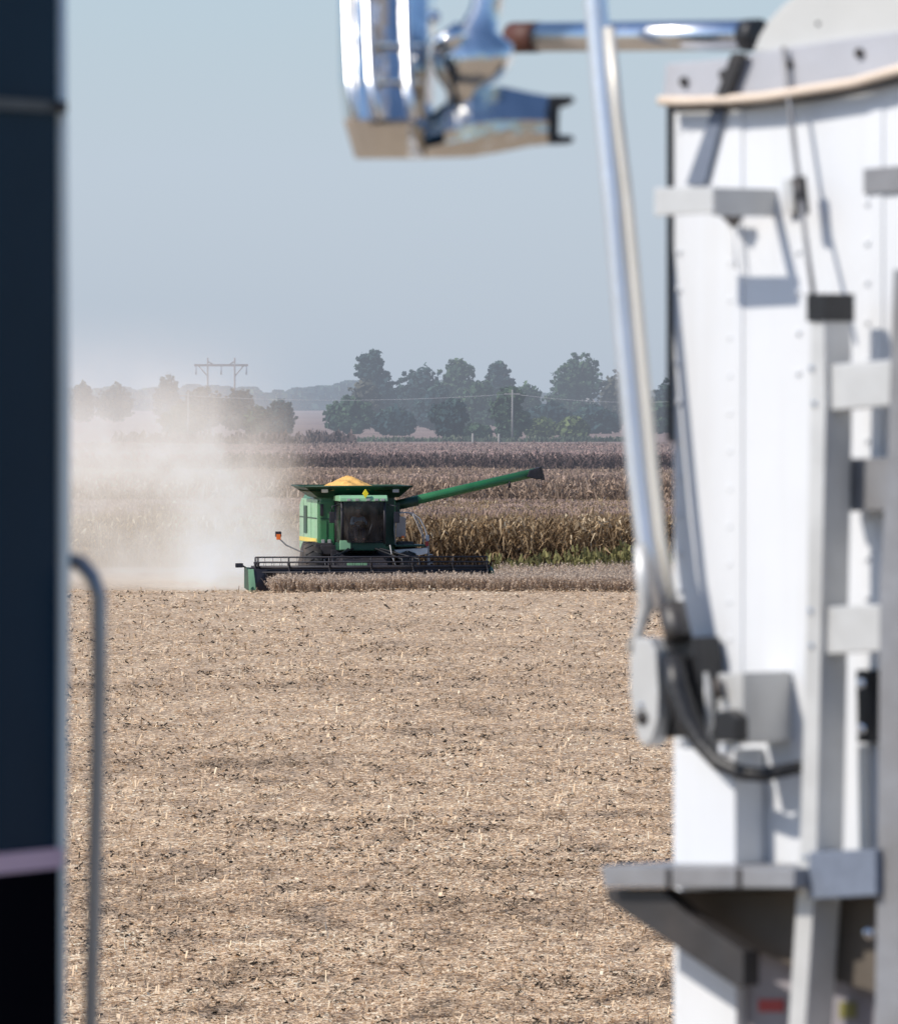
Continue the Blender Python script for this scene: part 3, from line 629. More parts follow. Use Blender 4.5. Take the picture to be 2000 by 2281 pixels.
    b.tube([(2.64,-.5,.35),(2.55,-.5,1.7)], .02, 5).tube([(2.64,-.1,.35),(2.55,-.1,1.7)], .02, 5); b.build('step_ladder', M['mgrey'], t)
    # unloading auger
    sx, sy, sz = 1.35, .5, 3.12; ex, ey, ez = 6.55, .0, 4.33
    au = MB().tube([(sx,sy,sz),(sx+.2*(ex-sx),sy-.08,sz+.2*(ez-sz)),(ex,ey,ez)], .17, 14).build('unloading_auger', M['green'], t)
    MB().tube([(sx-.1,sy,sz-.03),(sx+.95,sy-.09,sz+.19)], .185, 14).build('auger_collar', M['dgreen'], au)
    MB().box(1.2,1.62,.2,.8,2.6,3.25,.05).build('auger_elbow', M['dgreen'], au)
    d = Vector((ex-sx, ey-sy, ez-sz)).normalized()
    sp = MB().poly([(ex-.25,ey-.17,ez+.08),(ex+.14,ey-.17,ez+.20),(ex+.20,ey-.17,ez-.05),(ex+.18,ey-.17,ez-.24),(ex+.02,ey-.17,ez-.25),(ex-.35,ey-.17,ez-.16)], (0,.34,0), .04); sp.build('spout', M['mdark'], au)
    MB().poly([(ex+.15,ey-.19,ez+.22),(ex+.20,ey-.19,ez+.20),(ex+.32,ey-.19,ez-.27),(ex+.19,ey-.19,ez-.28)], (0,.38,0), .02).build('spout_boot', M['black'], au)
    MB().tube([(ex-.95,ey,ez-.22),(ex-.97,ey,ez-.56)], .05, 6).build('auger_lamp', M['mdark'], au)
    # feeder house
    MB().poly([(-.8,-.3,1.5),(-.8,-2.9,1.15),(-.8,-3.1,.45),(-.8,-.3,.75)], (1.55,0,0), .04).build('feeder_house', M['mdark'], t)
    MB().box(-.74,-.02,-3.18,-3.12,.95,1.16,.02).build('feeder_sign', M['lgreen'], t)
    # header
    hd = 4.30; yc = -3.3
    h = MB(); h.poly([(-hd,yc+.35,.30),(-hd,yc+.35,.98),(-hd,yc+.28,.98),(-hd,yc+.2,.36),(-hd,yc-.75,.22),(-hd,yc-.75,.16)], (2*hd,0,0)); h.box(-hd,hd,yc+.30,yc+.42,.86,.98,.02)
    ho = h.build('header', M['mdark'], t)
    MB().tube([(-hd+.1,yc-.15,.62),(hd-.1,yc-.15,.62)], .24, 14).build('cross_auger', M['mdark'], ho)
    f = MB(); k = int(2*hd*5); 
    for i in range(k): f.tube([(-hd+.1+i*(2*hd-.2)/k,yc-.15+.26*math.cos(i*.55),.62+.26*math.sin(i*.55)),(-hd+.1+(i+1)*(2*hd-.2)/k,yc-.15+.26*math.cos(i*.55+.55),.62+.26*math.sin(i*.55+.55))], .05, 4)
    f.build('auger_flight', M['mdark'], ho)
    MB().tube([(-hd,yc-.62,.80),(hd,yc-.62,.80)], .13, 8).build('skid_bar', M['mdark'], ho)
    rc, rr = 1.0, .36
    for i in range(6):
        a = i/6*6.283+.5; y = yc-.75+rr*math.cos(a); z = rc+rr*math.sin(a)
        b = MB(); b.tube([(-hd+.15,y,z),(hd-.1,y,z)], .030, 6)
        for q in range(30): b.tube([(-hd+.2+q*.29,y,z),(-hd+.2+q*.29,y-.04,z-.15)], .010, 4)
        b.build('reel_bat', M['mdark'], ho)
    for x in (-hd+.15,-hd+.25,-2.95,-1.5,0,1.5,2.95,hd-.12):
        b = MB()
        for i in range(6):
            a = i/6*6.283+.5; b.tube([(x,yc-.75,rc),(x,yc-.75+rr*math.cos(a),rc+rr*math.sin(a))], .03, 4)
        b.tube([(x-.03,yc-.75,rc),(x+.03,yc-.75,rc)], .09, 8); b.build('reel_spider', M['mdark'], ho)
    MB().tube([(-hd,yc-.75,rc),(hd,yc-.75,rc)], .07, 8).build('reel_shaft', M['mdark'], ho)
    for s, m1 in ((-1,'dgreen'),(1,'dgreen')):
        x = s*(hd+.12)
        MB().poly([(x,yc+.4,.25),(x,yc+.4,.98),(x,yc-.3,1.0),(x,yc-.9,.86),(x,yc-1.5,.30),(x,yc-1.6,.12)], (-s*.12,0,0), .02).build('end_shield', M[m1], ho)
    dv = MB().poly([(-hd-.13,yc-1.55,.14),(-hd-.13,yc-1.2,.98),(-hd+.55,yc-1.0,.92),(-hd+.62,yc-1.1,.16)], (0,.16,0), .04); dv.build('crop_divider', M['mdark'], ho)
    MB().poly([(-hd-.16,yc-1.60,.12),(-hd-.16,yc-1.25,.95),(-hd+.04,yc-1.2,.95),(-hd+.10,yc-1.50,.14)], (0,.04,0), .01).build('divider_edge', M['lgreen'], ho)
    lp = MB(); lp.tube([(-hd-.05,yc,.95),(-hd-.22,yc,1.05)], .03, 5).box(-hd-.48,-hd-.2,yc-.06,yc+.06,.98,1.14,.03); lp.build('marker_lamp', M['mdark'], ho)
    # warning lamp on its arm at the left
    la = MB(); la.tube([(-1.6,-.3,1.45),(-2.1,-.35,1.5),(-2.6,-.4,1.72),(-2.88,-.4,1.98)], .025, 6); lo = la.build('lamp_arm', M['mgrey'], t)
    MB().box(-3.0,-2.78,-.48,-.34,2.02,2.22,.03).build('lamp_housing', M['mdark'], lo)
    MB().box(-2.97,-2.81,-.53,-.485,1.92,2.12,.02).build('lamp_lens', M['orange'], lo)
    for q, hx_ in ((c0-.06, -.30), (c1+.06, .30)):
        mb = MB().tube([(q,y0+.05,3.2),(q+hx_,y0-.25,3.15),(q+hx_,y0-.25,2.95)], .02, 5).build('mirror_arm', M['mdark'], t)
        MB().box(q+hx_-.10,q+hx_+.10,y0-.29,y0-.23,2.55,2.95,.02).build('mirror', M['mdark'], mb)
    MB().tube([(.1,y0-.02,1.9),(.28,y0-.16,2.5)], .014, 4).build('wiper', M['black'], t)
    for k, (a_, b_) in enumerate(((-.5,-1.2),(-.35,-1.5),(.4,1.3),(.55,1.9))):
        MB().tube([(a_,-1.0,1.5),(a_*1.1,-2.0,1.62),(b_,-2.7,1.25),(b_,-3.0,1.0)], .035, 6).build('hose', M['black'], t)
    for q in (-1.25,-1.02): MB().box(q-.06,q+.06,-.33,-.272,1.78,1.92,.02).build('work_lamp', M['mgrey'], t)
    MB().box(-1.3,-.88,-.30,-.272,1.45,1.70,.02).build('battery_box', M['mdark'], t)
    for q in (1.7,3.95): MB().box(-W-.058,-W-.052,q-.008,q+.008,1.5,3.3).build('panel_joint', M['green'], side_o)
    # extra levers seen against the feeder house
    MB().tube([(.93,-2.2,1.75),(.98,-2.3,1.4),(1.12,-2.5,.95)], .022, 5).build('hydraulic_pipe', M['mgrey'], t)
    MB().box(-1.55,-.9,-.45,-.3,1.45,1.8,.05).build('front_step', M['mdark'], t)
    return t
cmb = combine()
# driver behind the windscreen
def skinned(name, verts, edges, radii, m, parent, sub=1, smooth=True):
    me = bpy.data.meshes.new(name); me.from_pydata(verts, edges, []); o = bpy.data.objects.new(name, me); C.objects.link(o); o.parent = parent
    s = o.modifiers.new('skin', 'SKIN'); lay = me.skin_vertices[0].data
    for i, r in enumerate(radii): lay[i].radius = (r, r) if not isinstance(r, tuple) else r
    lay[0].use_root = True; u = o.modifiers.new('sub', 'SUBSURF'); u.levels = sub; u.render_levels = sub
    me.materials.append(m); return o
def driver():
    D = 302; loc = cmb.location + Matrix.Rotation(R(8), 4, 'Z') @ Vector((-.02, -.62, 2.22))
    t = thing('person', 'driver in a pale blue shirt seated behind the harvester windscreen', 'person', loc, R(8))
    vv = [(0,0,.08),(0,0,.30),(0,-.02,.50),(0,-.02,.60),(0,-.04,.70),(0,-.05,.80),
          (-.19,-.02,.48),(-.27,-.22,.26),(-.15,-.46,.30),(-.13,-.54,.31),
          (.19,-.02,.48),(.28,-.22,.26),(.15,-.46,.30),(.13,-.54,.31),
          (-.11,-.06,.06),(-.14,-.46,.10),(-.14,-.54,-.28),(-.14,-.66,-.31),
          (.11,-.06,.06),(.14,-.46,.10),(.14,-.54,-.28),(.14,-.66,-.31)]
    ee = [(0,1),(1,2),(2,3),(3,4),(4,5),(2,6),(6,7),(7,8),(8,9),(2,10),(10,11),(11,12),(12,13),(0,14),(14,15),(15,16),(16,17),(0,18),(18,19),(19,20),(20,21)]
    rr = [.14,.13,.14,.055,.085,.075,.06,.045,.032,.035,.06,.045,.032,.035,.09,.065,.05,.045,.09,.065,.05,.045]
    skinned('body', vv, ee, rr, M['skin'], t, 2)
    skinned('shirt', vv[:3]+[vv[6],vv[7],vv[8],vv[10],vv[11],vv[12]], [(0,1),(1,2),(2,3),(3,4),(4,5),(2,6),(6,7),(7,8)], [.155,.15,.155,.075,.058,.045,.075,.058,.045], M['shirt'], t, 2)
    skinned('trousers', [vv[0],vv[14],vv[15],vv[16],vv[18],vv[19],vv[20]], [(0,1),(1,2),(2,3),(0,4),(4,5),(5,6)], [.15,.10,.078,.06,.10,.078,.06], M['jeans'], t, 2)
    MB().lathe((0,-.05,.81), (0,0,1), [(0,.098),(.05,.092),(.085,.05),(.09,.001)], 16).box(-.06,.06,-.20,-.12,.812,.825).build('cap', M['shirt'], t)
    f = MB(); f.ball((0,-.125,.75), .018, (1,1,1.3), 1); f.ball((-.03,-.12,.775), .010, sub=1).ball((.03,-.12,.775), .010, sub=1).box(-.025,.025,-.125,-.115,.712,.718); f.build('face', M['skin'], t)
driver()

# ------------------------------------------------------------------ white grain trailer at the right
A = R(-45); GY = 4.9
OX = P(1500, HY, 18.3)
ux, nx = Vector((math.cos(A), math.sin(A), 0)), Vector((math.sin(A), -math.cos(A), 0))
nx = Vector((-math.sin(-A), -math.cos(A), 0))
def TL(px, py, w):
    """picture point on the plane w metres in front of the trailer's front wall, in trailer coordinates"""
    d = Vector(((px-1000)/F, 1, -(py-HY)/F)); c = Vector((0,0,CZ)); o = Vector((OX.x, OX.y, GY))
    t = (w-(c-o).dot(nx))/d.dot(nx); p = c+d*t-o
    return Vector((p.dot(ux), -w, p.z))
tr = thing('grain_trailer', 'white riveted grain trailer front with ladder, platform and tarp gear', 'trailer', (OX.x, OX.y, GY), A)
def tp(pts, w0, w1, name, m, parent, bevel=.003, label=None):
    return MB().poly([TL(x, y, w1) for x, y in pts], (0, w1-w0, 0), bevel).build(name, m, parent, label)
def tt(pts, r, name, m, parent, seg=14, label=None, r2=None):
    return MB().tube([TL(*p) for p in pts], r, seg, r2).build(name, m, parent, label)
PX = 18.2/F
# front wall with sheet laps and rivets; it runs on past the picture's edge
w = MB(); z0, zt = .72, TL(1500,228,0).z; zr = TL(2000,158,0).z; uR = TL(2000,900,0).x; sl = (zr-zt)/uR
UR = 2.45
nseg = 24; pts_f = [(0,0,z0),(UR,0,z0),(UR,0,zt+sl*.9*1.15)]
top = [(UR-UR*i/nseg, 0, zt+ (zr-zt)*math.sin(min(1,(UR-UR*i/nseg)/1.3)*math.pi/2)/math.sin(min(1,uR/1.3)*math.pi/2)) for i in range(nseg+1)]
w.poly([(0,0,z0),(UR,0,z0)]+top, (0,.04,0))
for uu in (.19, .60, 1.1, 1.6, 2.1): w.box(uu-.018, uu+.018, -.004, .001, z0, zt-.03)
def rivet(mb, x, y, s=.0075):
    p = TL(x, y, .004); mb.ball(p, s, (1,.5,1), 1)
for k in range(22): rivet(w, 1502+8, 1020+k*84-1020+560)
for k in range(13): rivet(w, 1624, 500+k*84)
for k in range(18): rivet(w, 1928, 452+k*88)
for k in range(6): rivet(w, 1775, 740-k*90+90)
for k in range(24): rivet(w, 1512+k*21.5, 292-k*3.1, .004)
fw = w.build('front_wall', M['white'], tr)
sw = MB(); sw.box(0,.035,.042,9,z0,zt-.02).build('side_wall', M['white'], tr)
MB().box(UR-.035,UR,.042,9,z0,zt-.02).build('side_wall', M['white'], tr)
MB().box(.05,UR-.05,8.96,9,z0,zt-.02).build('rear_wall', M['white'], tr)
ce = MB(); ce.box(-.012,-.001,-.010,.05,TL(1500,985,0).z,zt); ce.build('corner_trim', M['black'], tr, 'thin dark trim down the left corner')
# top rail, rolled lip, seal, arched cap
tp([(1482,142),(1620,130),(1745,106),(1880,86),(2040,64),(2300,50),(2300,130),(2040,146),(1880,176),(1800,194),(1700,206),(1620,212),(1476,216)], -.02, .035, 'top_rail', M['band'], tr)
rail = tr.children[-1]
for (x, y) in ((1525,182),(1613,166),(1758,142),(1915,118)):
    MB().lathe(TL(x,y,.036), (0,-1,0), [(0,.011),(.008,.011),(.012,.006)], 10).build('bolt', M['frame'], rail)
MB().tube([TL(1470,224,.05),TL(1540,225,.05),TL(1620,222,.05),TL(1700,216,.05),TL(1800,200,.05),TL(1900,184,.05),TL(1990,158,.05),TL(2100,130,.05),TL(2350,100,.05)], .0108, 12).build('rolled_lip', M['lip'], tr, 'cream rolled edge under the grey top rail')
MB().tube([TL(1495,244,.02),TL(1620,240,.02),TL(1720,226,.02),TL(1800,218,.02),TL(1900,202,.02),TL(2000,176,.02),TL(2300,120,.02)], .007, 8).build('seal', M['black'], tr)
tp([(1676,116),(1690,80),(1712,44),(1742,12),(1785,-22),(1850,-58),(1940,-90),(2080,-112),(2300,-120),(2300,60),(2040,70),(1880,92),(1745,112)], -.06, .012, 'tarp_cap', M['cap'], tr, .004, 'light grey arched end board above the top rail')
MB().ball(TL(1820,52,.014), .005, sub=1).build('bolt', M['frame'], tr)
# diagonal shadow painted as two flat strips, rail to bracket
tp([(1628,118),(1655,118),(1612,232),(1586,232)], .045, .058, 'shade_tone', M['frame'], tr, .001)
tp([(1588,236),(1614,236),(1568,412),(1526,412)], .006, .012, 'shade_tone', M['shade_tone'], tr, .001, 'blue grey painted shadow running down to the upper bracket')
# upper bracket
br = tp([(1456,418),(1588,416),(1588,474),(1456,482)], .195, .205, 'bracket', M['alu'], tr, .004, 'pale aluminium box bracket jutting past the corner')
MB().box(TL(1588,440,.2).x-.008, TL(1588,440,.2).x, -.1955, 0, TL(1588,480,.2).z, TL(1588,418,.2).z).build('end_plate', M['alu'], br)
tp([(1744,400),(1775,396),(1775,470),(1744,476)], .01, .02, 'foot_plate', M['alu'], br, .001)
tp([(1600,478),(1642,478),(1628,505)], .03, .05, 'gusset', M['frame'], br, 0)
tt([(1628,480,.03),(1640,600,.03)], .003, 'guide_rod', M['white'], tr, 8)
# thin rod and knob above the ladder
tt([(1744,104,.05),(1756,215,.05),(1777,400,.06),(1792,520,.08),(1812,662,.10)], .0058, 'guide_rod', M['alu_d'], tr, 8)
tt([(1778,395,.06),(1786,478,.06)], .016, 'rod_knob', M['frame'], tr, 10)
# ladder
lad = tp([(1806,660),(1834,660),(1838,900),(1829,1350),(1818,1900),(1790,2330),(1752,2330),(1780,1900),(1796,1350),(1802,900)], .085, .17, 'ladder', M['alu'], tr, .003, 'aluminium ladder with wide flat rungs')
tp([(1988,600),(2040,600),(2030,1200),(2020,1900),(2010,2330),(1946,2330),(1953,1900),(1958,1300),(1976,1000)], .085, .17, 'rail', M['alu_d'], lad, .003)
uc = TL(1834,690,.17).x
MB().box(uc-.045, uc+.006, -.175, -.080, TL(1822,716,.17).z, TL(1822,654,.17).z).build('rail_cap', M['black'], lad, 'dark cap on top of the left ladder rail')
for (pts) in ([(1846,812),(2000,800),(1996,902),(1846,914)], [(1834,1352),(1962,1346),(1962,1450),(1834,1458)], [(1846,330),(2010,318),(2010,320),(1846,334)]):
    if pts[0][1] != 330: tp(pts, .10, .155, 'rung', M['alu'], lad, .004)
tp([(1800,1898),(1950,1892),(1950,1995),(1800,2003)], .10, .19, 'rung', M['shade_tone'], lad, .004, 'blue grey lowest rung')  # a reflection is put into the rung's blue grey
mp = tp([(1858,1022),(1984,1020),(1984,1136),(1858,1140)], .02, .075, 'mounting_plate', M['alu_d'], tr, .003, 'dark grey plate with two bolts between the ladder rails')
for y in (1040, 1118): MB().lathe(TL(1872,y,.076), (0,-1,0), [(0,.013),(.01,.012),(.013,.006)], 10).build('bolt', M['frame'], mp)
tp([(1922,376),(2040,366),(2040,424),(1922,432)], .001, .01, 'painted_shadow_patch', M['alu_d'], tr, .001)  # thin grey sheet painted in for a cast shadow
# latch with bright bolts
la = tp([(1905,1492),(1938,1492),(1938,1655),(1908,1655)], .002, .035, 'latch', M['black'], tr, .004)
for y in (1522, 1622): MB().ball(TL(1918,y,.04), .012, (1,.7,1), 2).build('bolt', M['chrome'], la)
tp([(1908,1660),(1930,1660),(1932,1900),(1912,1900)], .002, .02, 'latch_bar', M['alu'], tr, .002)
for (x, y) in ((1806,822),(1812,900),(1803,1362),(1806,1440),(1792,1912),(1792,1985)):
    MB().ball(TL(x,y,.172), .0075, (1,.5,1), 1).build('rivet', M['steel'], lad)
# metal box low on the wall
tp([(1598,1500),(1655,1498),(1655,1655),(1598,1660)], .004, .155, 'junction_box', M['alu'], tr, .004, 'square aluminium box below the arm pivot')
tp([(1500,1668),(1636,1668),(1638,1926),(1502,1926)], .0045, .095, 'lower_corner_post', M['white'], tr, .004)
tp([(1508,2050),(1638,2050),(1640,2420),(1512,2420)], .0045, .05, 'lower_corner_post', M['white'], tr, .004)
# platform, brace, and sheets coloured as shade below
dk = tp([(1338,1928),(1768,1936),(1768,1978),(1346,1976)], .004, .235, 'platform', M['alu_d'], tr, .003, 'grey step platform jutting left from the wall')
for x in (1487, 1643): tp([(x-5,1934),(x+5,1934),(x+5,1979),(x-5,1979)], .236, .239, 'platform_joint', M['frame'], dk, 0)
tp([(1348,1980),(1352,2006),(1400,2040),(1640,2200),(1655,2196),(1655,2120),(1520,2030),(1470,1980)], .15, .20, 'brace', M['frame'], tr, .003, 'dark diagonal brace beneath the platform')
tp([(1504,1984),(1960,1984),(1960,2215),(1800,2165),(1660,2110),(1504,2044)], .0505, .07, 'painted_deck_shade', M['brownp'], tr, .003)  # brown sheet painting the shade below the platform
tp([(1642,2120),(2260,2120),(2260,2420),(1642,2420)], .002, .02, 'painted_shade_panel', M['lower'], tr, .002, 'lower wall under the platform, its shade painted grey')  # purple grey colour paints the shaded lower wall
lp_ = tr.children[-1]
tp([(1688,2226),(1745,2226),(1745,2254),(1688,2254)], .021, .023, 'sticker', M['red'], lp_, 0, 'small red sticker')
tp([(1868,2232),(1905,2232),(1905,2268),(1868,2268)], .021, .023, 'sticker', M['olive'], lp_, 0, 'small olive sticker')
MB().ball(TL(1936,2078,.16), .014, sub=2).build('bolt', M['chrome'], lad)
# chassis, legs, wheels so the trailer stands on the yard
MB().box(.4,.55,.2,8.8,.55,.715).box(UR-.55,UR-.4,.2,8.8,.55,.715).build('chassis', M['frame'], tr)
for u_ in (.45, UR-.5): MB().box(u_-.05,u_+.05,2.2,2.32,.04,.55).box(u_-.13,u_+.13,2.1,2.42,.0,.04).build('landing_leg', M['frame'], tr)
for yy in (6.4, 7.7):
    for u_ in (.3, UR-.3):
        wo = MB().lathe((u_,yy,.5), (1,0,0), [(-.25,.28),(-.25,.46),(-.2,.5),(.2,.5),(.25,.46),(.25,.28)], 26).build('wheel', M['tyre'], tr)
        MB().lathe((u_,yy,.5), (1,0,0), [(-.2,.27),(-.05,.1),(.05,.1),(.2,.27)], 18).build('rim', M['alu'], wo)
# tarp arm: long leaning tube with its pivot, housing and cable
WA = .10
arm = tt([(1316,-260,WA),(1326,0,WA),(1343,200,WA),(1368,450,WA),(1394,750,WA),(1422,1050,WA),(1440,1200,WA),(1480,1352,WA)], .0265, 'tarp_arm', M['armm'], tr, 20, 'long leaning bright metal tarp arm')
tt([(1358,60,WA),(1376,250,WA),(1400,450,WA),(1428,750,WA),(1456,1050,WA),(1472,1200,WA),(1500,1352,WA)], .0115, 'arm_rib', M['capr'], arm, 12)
tt([(1428,1215,WA+.02),(1436,1300,WA+.02),(1438,1350,WA+.02),(1424,1400,WA+.02),(1412,1450,WA+.02)], [.017,.02,.018,.012,.02], 'pivot_strap', M['alu'], arm, 12)
tt([(1494,1346,WA),(1506,1400,WA),(1512,1424,WA)], .0300, 'arm_socket', M['dplast'], arm, 16)
tp([(1402,1432),(1420,1420),(1446,1424),(1460,1450),(1466,1540),(1464,1600),(1452,1644),(1436,1664),(1420,1646),(1410,1600),(1402,1540)], WA-.02, WA+.035, 'pivot_plate', M['alu'], arm, .006, 'silver oval pivot plate')
MB().lathe(TL(1430,1598,WA+.036), (0,-1,0), [(0,.016),(.006,.015),(.01,.004)], 12).build('pivot_bolt', M['frame'], arm)
MB().ball(TL(1428,1570,WA+.036), .008, sub=1).build('bolt', M['chrome'], arm)
tp([(1462,1424),(1545,1418),(1556,1520),(1562,1642),(1470,1644),(1462,1560)], WA-.09, WA-.005, 'spring_housing', M['black'], arm, .012, 'black spring housing at the foot of the arm')
tt([(1500,1462,WA+.02),(1508,1530,WA+.025),(1530,1600,.13),(1560,1655,.13),(1600,1700,.13),(1650,1722,.125),(1700,1726,.115),(1764,1712,.08),(1800,1706,.04)], [.026,.030,.026,.020,.018,.017,.016,.015,.014], 'cable', M['black'], arm, 14, 'thick black cable sweeping down and right from the housing')
tt([(1566,1500,WA-.03),(1576,1560,WA-.03),(1578,1610,WA-.03),(1570,1648,WA-.03)], .011, 'spring_clip', M['alu'], arm, 10)
tt([(1594,1512,.17),(1604,1555,.17)], .009, 'clip_slot', M['frame'], arm, 8)
tp([(1586,1588),(1618,1580),(1640,1600),(1640,1652),(1592,1652)], .162, .20, 'cable_clamp', M['black'], arm, .006)
MB().ball(TL(1616,1670,.17), .016, sub=2).build('bolt', M['white'], arm)
# roll tube at the top
rt = tt([(1150,83,-.03),(1400,81,-.03),(1685,78,-.03)], .033, 'roll_tube', M['steel'], tr, 24, 'horizontal metal roll tube at the top')
tt([(1142,84,-.03),(1200,83,-.03)], .0345, 'end_cap', M['rust'], rt, 20)
tt([(1660,79,-.03),(1692,78,-.03)], .0355, 'end_cap', M['black'], rt, 20)

# ------------------------------------------------------------------ dark blue truck at the left
DT = 14.2; e0 = P(128, HY, DT); tang = Vector((-.45, -.893, 0)); nrm = Vector((.893, -.45, 0))
tk = thing('semi_truck', 'dark blue truck cab at the left edge with silver trim and chrome mirror', 'truck', (e0.x, e0.y, GY), math.atan2(tang.y, tang.x))
# local x runs along the panel towards the camera, local y = right-hand of it
ly = Vector((-math.sin(tk.rotation_euler.z), math.cos(tk.rotation_euler.z), 0))
sg = 1 if ly.dot(nrm) > 0 else -1     # sign of the outward direction in local y
def KL(px, py, D):
    p = P(px, py, D)-Vector((e0.x, e0.y, GY)); return Vector((p.dot(tang), p.dot(ly), p.z))
zT = P(0,-300,DT).z-GY; hgt = zT
MB().poly([(0,0,.75),(2.45,0,.75),(2.45,0,hgt),(0,0,hgt)], (0,-sg*2.4,0), .0).build('sleeper_cab', M['blue'], tk)
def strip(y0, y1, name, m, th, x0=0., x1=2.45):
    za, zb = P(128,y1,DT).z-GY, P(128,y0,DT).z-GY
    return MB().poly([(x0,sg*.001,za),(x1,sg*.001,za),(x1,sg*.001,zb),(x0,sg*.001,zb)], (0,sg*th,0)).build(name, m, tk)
strip(226, 252, 'panel_seam', M['black'], .012, -.012)
strip(1932.5, 2560, 'painted_shade_panel', mat('matte_dark_reflection', (.004,.004,.006), .6, 0, .2, 2, 0, 1, None, 0, 0), .004, .002)  # black sheet standing for dark ground mirrored in the cab side
strip(1888, 1932, 'light_strip', M['pink'], .012, .002)
MB().tube([KL(128,-300,DT+.03),KL(134,400,DT+.03),KL(139,900,DT+.03),KL(137,1400,DT+.03),KL(131,1900,DT+.03),KL(126,2281,DT+.03),KL(122,2500,DT+.03)], .015, 12).build('edge_trim', M['trim'], tk, 'thin silver vertical edge trim')
MB().tube([KL(150,236,DT-.02),KL(125,234,DT-.02)], .008, 8).build('hinge', M['frame'], tk)
gr = MB().tube([KL(120,1258,DT+.1),KL(150,1246,DT+.08),KL(182,1256,DT+.06),KL(206,1285,DT+.05),KL(221,1325,DT+.05),KL(222,1500,DT+.05),KL(218,1700,DT+.05),KL(211,2000,DT+.05),KL(203,2281,DT+.05),KL(196,2520,DT+.05),KL(150,2560,DT+.08)], .0135, 16).build('grab_handle', M['railm'], tk, 'bent chrome grab rail right of the cab edge')
MB().box(.1,2.3,-sg*2.3 if sg>0 else .1,-.1 if sg>0 else 2.3,.45,.75).build('chassis', M['frame'], tk)
for xx in (.35, 2.1):
    for q in (.5, 1.9):
        c = (xx, -sg*q, .5); wo = MB().lathe(c, (1,0,0), [(-.14,.28),(-.14,.46),(-.1,.5),(.1,.5),(.14,.46),(.14,.28)], 24).build('wheel', M['tyre'], tk)
        MB().lathe(c, (1,0,0), [(-.12,.27),(-.03,.1),(.03,.1),(.12,.27)], 16).build('rim', M['chrome'], wo)
# chrome mirror hanging into the top of the view
DM = 16.0
def kp(pts, D, th, name, m, parent, bevel=.004, label=None):
    a = [KL(x,y,D) for x,y in pts]; dv = KL(pts[0][0],pts[0][1],D+th)-a[0]
    d = Vector((0,1,0)); ext = Vector((d.dot(tang), d.dot(ly), 0))*th
    return MB().poly(a, ext, bevel).build(name, m, parent, label)
def loft(secs, name, m, parent, label=None, smooth=True, bevel=0):
    """closed rings (lists of local points) joined into one shell"""
    b = MB(); rs = [[b.bm.verts.new(p) for p in s] for s in secs]; n = len(rs[0])
    for i in range(len(rs)-1):
        for k in range(n): b.bm.faces.new((rs[i][k], rs[i][(k+1)%n], rs[i+1][(k+1)%n], rs[i+1][k])).smooth = smooth
    b.bm.faces.new(rs[0][::-1]); b.bm.faces.new(rs[-1])
    if bevel: bmesh.ops.bevel(b.bm, geom=[e for e in b.bm.edges], offset=bevel, segments=2, affect='EDGES')
    return b.build(name, m, parent, label)
def ring(cx, cy, hw, dep, D, n=20, sq=3.0, tilt=0):
    """rounded-square ring: centre column cx, row cy, half width in px, depth in m"""
    out = []
    for k in range(n):
        a = 2*math.pi*k/n; c, s = math.cos(a), math.sin(a); c = math.copysign(abs(c)**(2/sq), c); s = math.copysign(abs(s)**(2/sq), s)
        out.append(KL(cx+c*hw, cy+tilt*s, D+s*dep))
    return out
def fring(cy, hw, dep, D, cx=862):
    """faceted ring: flat front, chamfered corners"""
    f = [(-1,.55),(-.80,-.35),(-.42,-.92),(.02,-1.0),(.46,-.92),(.84,-.35),(1,.5),(.6,1),(-.6,1)]
    return [KL(cx+a*hw, cy, D+b_*dep) for a, b_ in f]
mir = loft([fring(-320,106,.08,DM+.20), fring(-40,108,.085,DM+.085), fring(96,107,.09,DM+.03), fring(178,105,.092,DM), fring(266,98,.092,DM-.045,864), fring(276,97,.090,DM-.042,865), fring(350,82,.055,DM+.035,872), fring(354,78,.045,DM+.04,872)],
           'mirror', M['chromeb'], tk, 'chrome mirror housing hanging from above', False)
for (a, b_, o) in ((773,782,-.30),(818,838,-.92),(902,912,-.90)):
    b = MB().tube([KL(a-4,-300,DM+.19+o*.08),KL(a-2,-40,DM+.075+o*.085),KL(a+2,96,DM+.02+o*.09),KL(a+6,178,DM-.01+o*.092),KL(b_+8,262,DM-.055+o*.092)], .0075, 10); b.build('trim_bead', M['beadm'], mir)
for (y, dd) in ((96,.03), (178,0)): kp([(790,y),(940,y),(940,y+7),(790,y+7)], DM+dd-.10, .012, 'trim_band', M['chrome'], mir, .002)
def vring(px, py, hh, dep, D, n=20, sq=2.8):
    out = []
    for k in range(n):
        a = 2*math.pi*k/n; c, s = math.cos(a), math.sin(a); c = math.copysign(abs(c)**(2/sq), c); s = math.copysign(abs(s)**(2/sq), s)
        out.append(KL(px, py-c*hh, D+s*dep))
    return out
def hring(px, top, bot, dep, D):
    """hexagonal section of the lower arm: tilted top facet, upright middle, tilted underside"""
    m1 = top+(bot-top)*.52; m2 = top+(bot-top)*.74
    return [KL(px, top, D+dep), KL(px, top+2, D-dep*.1), KL(px, m1, D-dep), KL(px, m2, D-dep), KL(px, bot, D-dep*.05), KL(px, bot, D+dep)]
loft([hring(948,262,352,.06,DM-.01), hring(990,228,352,.07,DM-.01), hring(1050,196,350,.075,DM-.01), hring(1110,190,340,.072,DM-.01), hring(1180,205,326,.062,DM-.01), hring(1232,214,321,.055,DM-.01)], 'lower_arm', M['chromeb'], mir, 'chrome lower arm pointing right', False)
